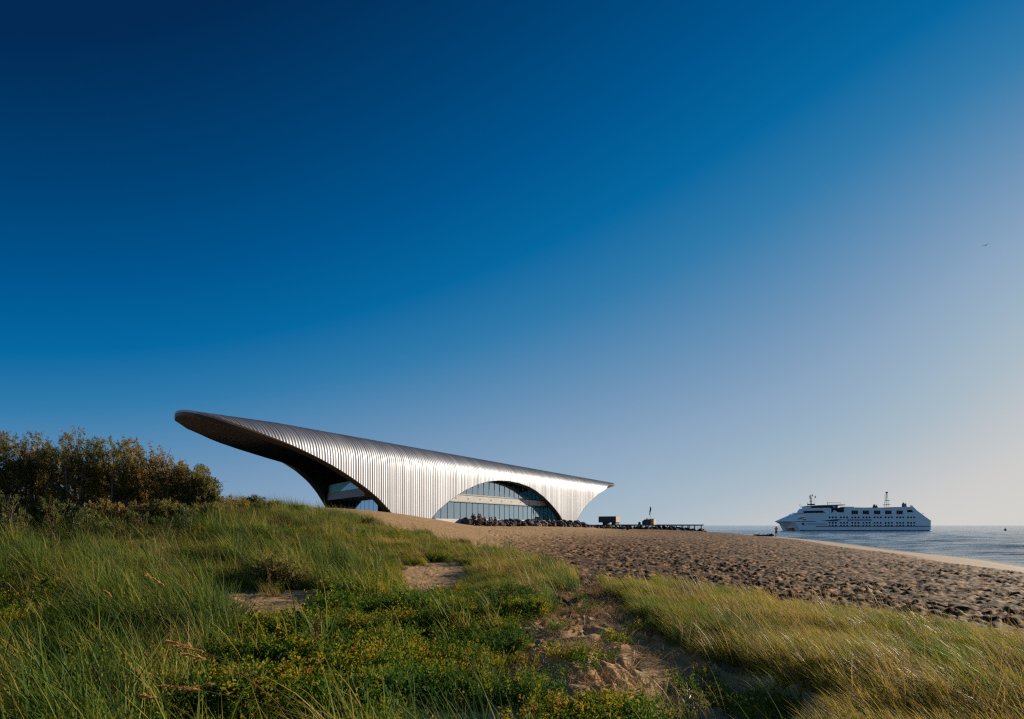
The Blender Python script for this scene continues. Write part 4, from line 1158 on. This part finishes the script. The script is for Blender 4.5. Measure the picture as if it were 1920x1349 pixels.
def herb_mesh(name, m, seed, n=26, h=.28, spread=.16, leaf=.036, per=16):
    r = np.random.default_rng(seed)
    Ps = []; Ds = []; tn = []
    for k in range(n):
        a = r.uniform(0, 2 * PI); rad = spread * math.sqrt(r.uniform(0, 1))
        b = np.array([rad * math.cos(a), rad * math.sin(a), 0]); hh_ = h * r.uniform(.45, 1.1)
        dr = np.array([.35 * math.cos(a) - .25, .35 * math.sin(a), 1.0]) + r.normal(0, .2, 3)
        dr /= np.linalg.norm(dr)
        tk = r.uniform(0, 1) ** 1.8
        t = r.uniform(.2, 1, per)
        q = b + dr * (t * hh_)[:, None] + r.normal(0, .012, (per, 3))
        dd = r.normal(0, 1, (per, 3)); dd[:, 2] = np.abs(dd[:, 2]) * .6 + .35
        Ps.append(q); Ds.append(dd); tn.append(np.clip(tk + r.normal(0, .12, per), 0, 1))
    return leaves_mesh(name, m, np.concatenate(Ps), np.concatenate(Ds), leaf, seed, .5, np.concatenate(tn))

def variants(name, meshes):
    c = bpy.data.collections.new(name)           # source shapes, data only: never linked to the scene
    for i, me in enumerate(meshes):
        c.objects.link(bpy.data.objects.new('%s_%02d' % (name, i), me))
    return c
def scatter(name, label, cat, pts, rot, scl, vid, col):
    me = bpy.data.meshes.new(name)
    me.vertices.add(len(pts)); me.vertices.foreach_set('co', np.asarray(pts, np.float32).ravel())
    me.attributes.new('rot', 'FLOAT_VECTOR', 'POINT').data.foreach_set('vector', np.asarray(rot, np.float32).ravel())
    me.attributes.new('scl', 'FLOAT', 'POINT').data.foreach_set('value', np.asarray(scl, np.float32))
    me.attributes.new('vid', 'INT', 'POINT').data.foreach_set('value', np.asarray(vid, np.int32))
    o = link(bpy.data.objects.new(name, me))
    tag(o, label, kind='stuff')
    ng = bpy.data.node_groups.new(name, 'GeometryNodeTree')
    ng.interface.new_socket('Geometry', in_out='INPUT', socket_type='NodeSocketGeometry'); ng.interface.new_socket('Geometry', in_out='OUTPUT', socket_type='NodeSocketGeometry')
    N, L = ng.nodes, ng.links
    gi = N.new('NodeGroupInput'); go = N.new('NodeGroupOutput')
    ci = N.new('GeometryNodeCollectionInfo'); ci.inputs['Collection'].default_value = col; ci.inputs['Separate Children'].default_value = True; ci.inputs['Reset Children'].default_value = True
    ip = N.new('GeometryNodeInstanceOnPoints'); ip.inputs['Pick Instance'].default_value = True
    def att(nm, t):
        a = N.new('GeometryNodeInputNamedAttribute'); a.data_type = t; a.inputs[0].default_value = nm; return a.outputs[0]
    L.new(gi.outputs[0], ip.inputs['Points']); L.new(ci.outputs[0], ip.inputs['Instance'])
    L.new(att('vid', 'INT'), ip.inputs['Instance Index']); L.new(att('rot', 'FLOAT_VECTOR'), ip.inputs['Rotation']); L.new(att('scl', 'FLOAT'), ip.inputs['Scale'])
    L.new(ip.outputs[0], go.inputs[0])
    md = o.modifiers.new('scatter', 'NODES'); md.node_group = ng
    return o

def candidates(n, dmin, dmax, p=1.0, seed=0, a0=-41, a1=40):
    """points on the ground, density per square metre falling off as 1/D**p"""
    r = np.random.default_rng(seed)
    q = 2 - p
    u = r.uniform(0, 1, n)
    d = (dmin ** q + u * (dmax ** q - dmin ** q)) ** (1 / q)
    a = R(a0) + r.uniform(0, 1, n) * R(a1 - a0)
    x, y = d * np.sin(a), d * np.cos(a)
    return x, y, d
def px_of(x, y): return to_px(x, np.maximum(y, .5), base_z(x, y))

# regions on the ground (same ray notation as the sand outlines)
MOUND = [(1085, 1060), (1160, 1075), (1300, 1090), (1500, 1110), (1700, 1150), (1950, 1195), (2600, 1300), (2600, 1500), (1560, 1500), (1560, 1320), (1420, 1262), (1330, 1240), (1240, 1200), (1150, 1120)]
TONGUE = [(700, 985), (800, 1000), (870, 1020), (1000, 1045), (1090, 1070), (1060, 1120), (1000, 1130), (900, 1110), (780, 1110), (720, 1080), (600, 1040)]
HERB = [(560, 1130), (700, 1095), (840, 1105), (1000, 1125), (1030, 1180), (1000, 1250), (1180, 1275), (1260, 1300), (1280, 1500), (250, 1500), (380, 1270), (470, 1190)]
HERB2 = [(-300, 1090), (200, 1100), (400, 1170), (420, 1270), (300, 1500), (-300, 1500)]

NG = 38000
def grass_fields():
    tall = variants('tall_tuft', [blades_mesh('tall_tuft', M_grass, 26, 100 + k, (.26, .62), .10, (.25, .9), .0042, PI, .75, .8) for k in range(8)])
    short = variants('short_tuft', [blades_mesh('short_tuft', M_mound if k < 7 else M_straw, 34, 200 + k, (.18, .40), .10, (.45, .95), .0030, PI * .93, .35, .55) for k in range(8)])
    herb = variants('herb_clump', [herb_mesh('herb_clump', M_herb, 300 + k) for k in range(8)])
    # --- long grass on the left hill and foreground
    x, y, d = candidates(52000, 2.4, 48, 1.05, 1)
    px, py = px_of(x, y)
    s = sandness(x, y)
    md = in_poly(px, py, MOUND); tg = in_poly(px, py, TONGUE); hb = in_poly(px, py, HERB)
    clump = vnoise(x * .9, y * .9, 71) + .5 * vnoise(x * 2.6, y * 2.6, 72)
    r = rng.uniform(0, 1, len(x))
    keep = (~s) & (~md) & (px < 1130) & (r < np.where(tg, .12, np.where(hb, .10, 1.0)) * smooth(-.45, .25, clump + .22 * (d > 14)))
    keep |= (~s) & (px > 1130) & (~md) & (r < .05)
    keep &= y > 1.0
    x, y, d = x[keep], y[keep], d[keep]
    z = ground_z(x, y)
    n = len(x)
    rot = np.stack([rng.normal(0, .22, n), rng.normal(0, .22, n), rng.normal(0, .6, n) + 1.1 * vnoise(x * .4, y * .4, 74)], 1)
    scl = rng.uniform(.5, 1.2, n) * np.clip(1 + 1.15 * vnoise(x * .55, y * .55, 73) + .75 * vnoise(x * 1.5, y * 1.5, 75), .3, 1.75)
    scatter('beach_grass', 'long olive green beach grass leaning left over the dune', 'grass', np.stack([x, y, z], 1), rot, scl, rng.integers(0, 8, n), tall)
    n_tall = n
    # --- finer wind-combed grass on the mound at the right and the tongue in the middle
    x, y, d = candidates(60000, 2.4, 34, 1.0, 2)
    px, py = px_of(x, y); s = sandness(x, y)
    md = in_poly(px, py, MOUND); tg = in_poly(px, py, TONGUE)
    lefthill = (px < 800) & (py < 1120) & (d > 12)
    clump = vnoise(x * 1.1, y * 1.1, 81)
    r = rng.uniform(0, 1, len(x))
    keep = (~s) & ((md & (r < smooth(-.9, -.2, clump))) | (tg & (r < .85)) | (lefthill & (r < .45))) & (y > 1)
    x, y, d = x[keep], y[keep], d[keep]; z = ground_z(x, y); n = len(x)
    rot = np.stack([rng.normal(0, .1, n), rng.normal(0, .1, n), rng.normal(0, .3, n)], 1)
    scl = rng.uniform(.7, 1.2, n) * (1 + .3 * vnoise(x * .7, y * .7, 83))
    scatter('dune_grass', 'fine golden green grass combed left by the wind on the right-hand mound', 'grass', np.stack([x, y, z], 1), rot, scl, rng.integers(0, 8, n), short)
    n_short = n
    # --- leafy ground cover
    x, y, d = candidates(36000, 2.4, 30, 1.1, 3)
    px, py = px_of(x, y); s = sandness(x, y)
    hb = in_poly(px, py, HERB); h2 = in_poly(px, py, HERB2); md = in_poly(px, py, MOUND)
    clump = vnoise(x * 1.2, y * 1.2, 91) + .5 * vnoise(x * 3, y * 3, 92)
    r = rng.uniform(0, 1, len(x))
    path = s & (px > 940) & (px < 1420) & (py > 1130)
    keep = (~s & ((hb & (r < .95 * smooth(-.42, .12, clump))) | (h2 & (r < 1.0 * smooth(-.35, .1, -clump))) | ((~hb) & (~h2) & (~md) & (px < 1000) & (r < .3 * smooth(-.1, .4, clump))))) | (path & (r < (.08 + .35 * smooth(1260, 1350, py)) * smooth(-.05, .35, clump))) & (y > 1)
    x, y, d = x[keep], y[keep], d[keep]; z = ground_z(x, y); n = len(x)
    rot = np.stack([rng.normal(0, .15, n), rng.normal(0, .15, n), rng.uniform(0, 6.28, n)], 1)
    scl = rng.uniform(.55, 1.15, n) * (1 + .4 * vnoise(x * .9, y * .9, 93)) * np.where(x / y > -.1, .75, 1)
    scatter('ground_cover', 'low leafy ground cover in greens and yellows in the foreground', 'plants', np.stack([x, y, z], 1), rot, scl, rng.integers(0, 8, n), herb)
    # --- dry straw litter lying on the trodden path and hollows
    lit = variants('straw_litter', [blades_mesh('straw_litter', M_straw, 16, 400 + k, (.12, .35), .16, (1.2, 1.6), .0026, 0, 3.0, .25) for k in range(5)])
    x, y, d = candidates(9000, 2.4, 16, 1.0, 4, -5, 40)
    px, py = px_of(x, y); s = sandness(x, y)
    keep = s & (rng.uniform(0, 1, len(x)) < .55) & (py > 1085) & (px < 1440) & ((px < 1150) | (py > 1085 + (px - 1150) * .75)) & (rng.uniform(0, 1, len(x)) < .7) & (vnoise(x * 1.5, y * 1.5, 95) > -.1) & (y > 1)
    x, y = x[keep], y[keep]; n = len(x)
    scatter('straw_litter', 'dry straw scattered over the sandy path between the grasses', 'straw', np.stack([x, y, ground_z(x, y) + .02], 1),
            np.stack([np.zeros(n), np.zeros(n), rng.uniform(0, 6.28, n)], 1), rng.uniform(.6, 1.2, n), rng.integers(0, 5, n), lit)
    # --- dead stems standing through the green
    dead = variants('dead_stem', [blades_mesh('dead_stem', M_straw, 5, 500 + k, (.45, .9), .14, (.2, .8), .0032, PI, .5, .5) for k in range(6)])
    x, y, d = candidates(7000, 5.5, 42, .9, 5)
    px, py = px_of(x, y); s = sandness(x, y)
    keep = (~s) & (~in_poly(px, py, HERB)) & (y > 1) & (vnoise(x * .6, y * .6, 97) > -.15)
    x, y = x[keep], y[keep]; k_ = len(x)
    scatter('dead_stems', 'thin dry straw stems standing among the green beach grass', 'straw', np.stack([x, y, ground_z(x, y)], 1),
            np.stack([rng.normal(0, .2, k_), rng.normal(0, .2, k_), rng.normal(0, .5, k_)], 1), rng.uniform(.6, 1.15, k_), rng.integers(0, 6, k_), dead)
    print('tufts', n_tall, n_short, n)
grass_fields()

# ------------------------------------------------------------------ shrubs
def shrub(name, loc, h, w, seed, label, m=None, group=None, leaf=.075, ntwig=330, nstem=5, per=30, stem_r=.05, lean=-.12, bark=None):
    r = np.random.default_rng(seed)
    m = m or M_bush
    root = empty(name, loc); tag(root, label, 'shrub' if h < 1.2 else 'bush', group)
    stems = MB(); tips = []
    for k in range(nstem):
        a = 2 * PI * k / nstem + r.uniform(-.4, .4)
        b = Vector((.22 * w * math.cos(a) * r.uniform(.2, 1), .22 * w * math.sin(a) * r.uniform(.2, 1), -.1))
        top = Vector((w * .62 * math.cos(a) * r.uniform(.3, 1), w * .62 * math.sin(a) * r.uniform(.3, 1), h * r.uniform(.62, .86)))
        mid = b.lerp(top, .45) + Vector(r.normal(0, .10 * w, 3)); mid.z = h * r.uniform(.28, .42)
        stems.tube([b, b.lerp(mid, .5) + Vector(r.normal(0, .03, 3)), mid, top], [stem_r, stem_r * .85, stem_r * .65, stem_r * .25], 6)
        for q in range(5):
            t = r.uniform(0, 1); p = mid.lerp(top, t)
            e = p + Vector((r.normal(0, .3) * w, r.normal(0, .3) * w, abs(r.normal(.15, .14)) * h))
            stems.tube([p, p.lerp(e, .5) + Vector(r.normal(0, .04, 3)), e], [stem_r * .4, stem_r * .28, stem_r * .12], 5)
    stems.build('stems', bark or M_bark, root, True)
    # twig tips fill an uneven dome made of several lobes
    lobes = [(Vector((r.uniform(-.5, .5) * w, r.uniform(-.5, .5) * w, h * r.uniform(.14, .86))), r.uniform(.22, .38)) for _ in range(24)]
    P = []; Dr = []; T = []
    while len(tips) < ntwig:
        c, s = lobes[r.integers(0, len(lobes))]
        u = r.normal(0, 1, 3); u /= np.linalg.norm(u)
        rr = s * r.uniform(.35, 1.05) ** .6
        p = np.array(c) + u * np.array([rr * w, rr * w, rr * h * .55])
        if p[2] < h * .04 or p[2] > h * 1.05: continue
        tips.append(p)
    for p in tips:
        out = np.array([p[0] / w + lean, p[1] / w, .9]); out /= np.linalg.norm(out)
        nn = per
        tl = r.uniform(.10, .26) * min(1, h / 2)
        t = r.uniform(0, 1, nn)
        dirv = out + r.normal(0, .22, 3); dirv /= np.linalg.norm(dirv)
        q = p + dirv * (t * tl)[:, None] + r.normal(0, .022, (nn, 3))
        d = dirv * .7 + r.normal(0, .75, (nn, 3))
        tk = r.uniform(0, 1) ** 1.5
        P.append(q); Dr.append(d); T.append(np.clip(tk + r.normal(0, .15, nn), 0, 1))
    me = leaves_mesh('crown', m, np.concatenate(P), np.concatenate(Dr), leaf, seed + 1, .4, np.concatenate(T))
    link(bpy.data.objects.new('crown', me), root)
    return root
BUSH = [(-55, 24.5, 5.45, 1.8, 'tall olive bush cut off by the left edge of the photo'),
        (18, 24.0, 5.45, 1.4, 'tall dark bush with bare pale forks, first from the left edge'),
        (82, 25.0, 5.5, 1.45, 'tallest olive-brown bush of the left thicket'),
        (128, 24.2, 5.45, 1.2, 'dark bush with a spiky top right of the tallest bush'),
        (175, 25.5, 5.6, 1.3, 'rounded bush with brown tints in the middle of the thicket'),
        (222, 24.8, 5.35, 1.3, 'broad bush with slanting red branches in the thicket'),
        (272, 25.5, 5.1, 1.2, 'dark green bush with a gap of sky in its right side'),
        (318, 25.0, 4.65, 1.05, 'lower dark bush third from the thicket right end'),
        (355, 25.6, 4.4, 1.0, 'small pointed bush second from the thicket right end'),
        (382, 25.2, 3.9, .68, 'rightmost round bush of the thicket beside the grass crest')]
for k, (px, D, zt, w, lab) in enumerate(BUSH):
    x = W2(px, D); g = float(base_z(x, D))
    h = zt - g
    shrub('coastal_bush', (x, D, g), h, w, 900 + k, lab, group='bushes of the left thicket', ntwig=int(420 + 260 * w), per=27, leaf=.065)
for k, (px, D, w, lab) in enumerate([(-10, 27.5, 1.9, 'shadowed bush at the back behind the left edge bushes'), (110, 28, 2.0, 'shadowed bush at the back behind the tallest bush'), (235, 28, 1.8, 'shadowed bush at the back behind the middle of the thicket'), (335, 28, 1.3, 'shadowed bush at the back near the thicket right end'),
                                    (55, 29.5, 1.7, 'deep shadowed bush behind the gap of the first thicket bushes'), (170, 29.5, 1.7, 'deep shadowed bush behind the left half of the thicket'), (285, 29.5, 1.5, 'deep shadowed bush behind the right half of the thicket')]):
    x = W2(px, D); g = float(base_z(x, D))
    shrub('coastal_bush', (x, D, g), (3.0, 3.2, 2.8, 2.0, 2.6, 2.6, 2.0)[k], w, 960 + k, lab, group='bushes of the left thicket', ntwig=420, per=30, leaf=.085)
M_redbark = mat('red_brown_bark', (.30, .12, .055), .8, 0, .3, 9)
SAP = [(15, 20.5, 1.35, 'pale forked sapling with grey stems at the left photo edge'), (36, 19.8, 1.0, 'sapling with a reddish forked trunk second from the left edge'), (98, 19.5, 1.15, 'grey-green sapling with an orange double trunk'),
       (150, 20.2, .95, 'silvery sapling below the dark gap in the thicket'), (170, 20.0, .8, 'small silvery sapling with slender stem before the thicket'), (205, 19.6, .75, 'low silver-leaved sapling right of the slender one'),
       (262, 20.6, .9, 'sapling with two red-brown bare stems before the bushes'), (305, 20.5, .7, 'short brownish sapling left of the pale crooked stem'), (350, 21, .9, 'sapling with a pale crooked stem under the right bushes')]
for k, (px, D, h, lab) in enumerate(SAP):
    x = W2(px, D); g = float(ground_z(x, D))
    shrub('sapling', (x, D, g), h * 1.15, .42, 980 + k, lab, M_silver, 'saplings before the thicket', .055, 60, 3, 18, .017, -.05, M_redbark if k in (1, 2, 6) else None)

# low leafy mounds one can tell apart
for k, (px, D, h, w, lab) in enumerate([(-25, 22.6, 1.5, .9, 'dense low undergrowth bush at the left photo edge'), (40, 22.4, 1.3, .9, 'dense low undergrowth bush under the first two thicket bushes'), (95, 22.8, 1.4, .9, 'dense low undergrowth bush below the tallest bush'),
        (150, 22.4, 1.2, .9, 'dense low undergrowth bush below the spiky-topped bush'), (205, 22.8, 1.3, .9, 'dense low undergrowth bush below the middle of the thicket'), (258, 23.2, 1.2, .9, 'dense low undergrowth bush left of the red-stemmed sapling gap'),
        (308, 23.2, 1.1, .85, 'dense low undergrowth bush below the thicket right half'), (352, 23.6, 1.0, .8, 'dense low undergrowth bush near the thicket right end'), (398, 24.2, .9, .7, 'dense low undergrowth bush under the rightmost thicket bush')]):
    x = W2(px, D); g = float(base_z(x, D))
    shrub('undergrowth_bush', (x, D, g - .1), h, w, 1200 + k, lab, M_bush if k != 3 else M_silver, 'undergrowth of the left thicket', .06, 260, 5, 30, .02)
LOW = [(955, 1120, 11.2, .42, .75, 'bright green leafy mound between the grass tongue and the path'), (880, 1150, 9.6, .38, .6, 'green leafy mound left of the brightest one'),
       (985, 1145, 10.2, .34, .5, 'small green mound at the edge of the sandy path'), (760, 1130, 10.5, .4, .6, 'dark green leafy mound beside the bare sand dip'),
       (520, 1095, 13.0, .6, .8, 'dark olive shrub at the edge of the pale sand strip'), (690, 960, 31, .5, .6, 'low dark shrub high on the grassy crest'),
       (418, 960, 27, .95, .8, 'dark crest shrub touching the right end of the thicket'), (446, 950, 28.5, .85, .7, 'brownish crest shrub just right of the thicket'), (478, 950, 29.5, .8, .6, 'feathery crest shrub against the sky, left of centre on the crest'),
       (512, 950, 30, .6, .5, 'small crest shrub against the sky in the middle of the grass crest'), (557, 950, 31, .5, .45, 'last small crest shrub before the bare dune')]
for k, (px, py, D, h, w, lab) in enumerate(LOW):
    x = W2(px, D); g = float(ground_z(x, D))
    shrub('low_shrub', (x, D, g - .05), h, w, 1010 + k, lab, M_herb if k < 4 else (M_bush if k < 8 else M_grass), 'low shrubs in the grass', .04 if k < 4 else .055, 240, 5, 22, .012, -.1)
x, y, g = ground_at(1300, 5.6)
shrub('sea_rocket', (x, y, g), .42, .13, 1030, 'single grey-green upright weed in the shaded hollow', M_silver, None, .035, 16, 2, 14, .006, 0)

# tussocks that stand out
TUS = [(1040, 1062, 19.5, .42, 'dark green tussock at the edge of the beach sand'), (800, 1003, 33, .55, 'dark tussock on the crest above the beach'), (1195, 1085, 12.6, .42, 'dark green tussock at the left end of the right-hand mound'),
       (1480, 1250, 6.0, .5, 'dark tall tussock beside the shaded hollow'), (870, 1025, 27, .45, 'dark tussock at the top of the middle grass tongue'), (700, 1075, 16.0, .5, 'dense dark tussock left of the bare sand dip'),
       (40, 1230, 5.2, .72, 'coarse blue-green tussock at the lower left edge'), (860, 1300, 4.6, .5, 'pale arching tussock at the bottom centre'), (1290, 1330, 4.7, .45, 'leaning bright tussock at the bottom right of centre')]
for k, (px, py, D, h, lab) in enumerate(TUS):
    x = W2(px, D); g = float(ground_z(x, D))
    big = D > 10
    me = blades_mesh('grass_tussock', M_grass, 420 if big else 150, 1100 + k, (h * .6, h * 1.25), .38 if big else .2, (.3, .9), .006 if big else .0042, PI, .6 if k != 6 else 1.2, .7, 6, .5)
    o = link(bpy.data.objects.new('grass_tussock', me)); o.location = (x, D, g)
    tag(o, lab, 'grass tussock', 'tussocks that stand out')

# dry seed heads
def seed_head(px, py, D, L_, hd, tilt, label, green=False, group='dry seed heads'):
    """stalk whose ear ends near the given ray at distance D; hd heading of the tip, tilt from upright"""
    x = W2(px, D); zt = EYE + (985.5 - py) / 1280 * D
    tip = Vector((x, D, zt))
    g0_ = float(ground_z(x + .1, D))
    root = None
    d = Vector((math.cos(hd) * math.sin(tilt), math.sin(hd) * math.sin(tilt), math.cos(tilt)))
    need = max(.12, zt - g0_)
    base = Vector((x - d.x / max(.15, d.z) * need * .8, D - d.y / max(.15, d.z) * need * .8, 0))
    base.z = float(ground_z(base.x, base.y))
    root = empty('grass_seed_head', base); tag(root, label, 'seed head', group)
    tip = tip - base
    ctrl = Vector((tip.x * .35, tip.y * .35, tip.z * .85))
    P = lambda t: ctrl * (2 * t * (1 - t)) + tip * (t * t)
    st = MB(); st.tube([P(t) for t in np.linspace(0, .99, 9)], [.0035, .0034, .0033, .0032, .003, .0028, .0026, .0022, .0016], 5)
    st.build('stalk', M_grass if green else M_straw, root)
    r = np.random.default_rng(int(px * 7 + py))
    total = sum((P(t + .02) - P(t)).length for t in np.arange(0, 1, .02))
    f0 = max(.3, 1 - L_ / total)
    Pn = []; Dn = []
    for t in np.linspace(f0, 1, 90):
        dr = (P(min(1, t + .01)) - P(t - .01)).normalized()
        Pn.append(np.array(P(t)) + r.normal(0, .002, 3)); Dn.append(np.array(dr) * 1.0 + r.normal(0, .26, 3))
    me = leaves_mesh('ear', M_grass if green else M_ear, np.array(Pn), np.array(Dn), .03, 5, .34)
    link(bpy.data.objects.new('ear', me), root)
SEEDS = [(274, 1078, 6.2, .30, PI * .9, .75, 'long golden seed head leaning up left above the dark grass'),
         (302, 1286, 4.2, .22, PI, 1.25, 'pale golden seed head lying nearly flat near the bottom left'),
         (397, 1282, 4.3, .18, .4, 1.1, 'golden seed head pointing right beside the flat one'),
         (312, 1203, 4.9, .2, PI, 1.0, 'orange seed head, upper one of the drooping bunch'), (330, 1212, 4.8, .2, PI, 1.05, 'orange seed head in the middle of the drooping bunch'),
         (340, 1226, 4.7, .18, PI, 1.0, 'orange seed head, lowest of the drooping bunch'), (198, 1110, 6.4, .14, PI * .9, .6, 'short brown seed head left of the long golden one'),
         (515, 995, 21, .4, PI, .7, 'golden stalk on the hill below the terminal left leg'), (270, 1305, 4.1, .12, PI, .9, 'short yellow seed head low in the left foreground')]
for a in SEEDS: seed_head(*a)
seed_head(87, 1088, 4.6, .1, .25, .35, 'single tall green stem bending right at the far left', True, None)
# dry dock stalk
x, y, g = ground_at(585, 7.2)
dk = empty('dock_plant', (x, y, g)); tag(dk, 'dried rust-coloured dock stalk standing in the foreground herbs', 'weed')
ds_ = MB(); ds_.tube([(0, 0, -.02), (.02, 0, .25), (.05, .01, .5)], [.007, .006, .004], 6)
for k in range(9):
    z_ = .2 + .035 * k; a = k * 2.4
    ds_.tube([(.03 * z_ * 2, 0, z_), (.03 + .06 * math.cos(a), .06 * math.sin(a), z_ + .1)], [.004, .002], 5)
ds_.build('stalk', M_stalk, dk)
r = np.random.default_rng(77)
n = 260; zz = r.uniform(.24, .56, n); a = r.uniform(0, 6.28, n); q = np.abs(r.normal(0, .03, n))
link(bpy.data.objects.new('seeds', leaves_mesh('seeds', M_stalk, np.stack([.05 * zz * 2 + q * np.cos(a), q * np.sin(a), zz], 1), r.normal(0, 1, (n, 3)), .02, 6, .6)), dk)
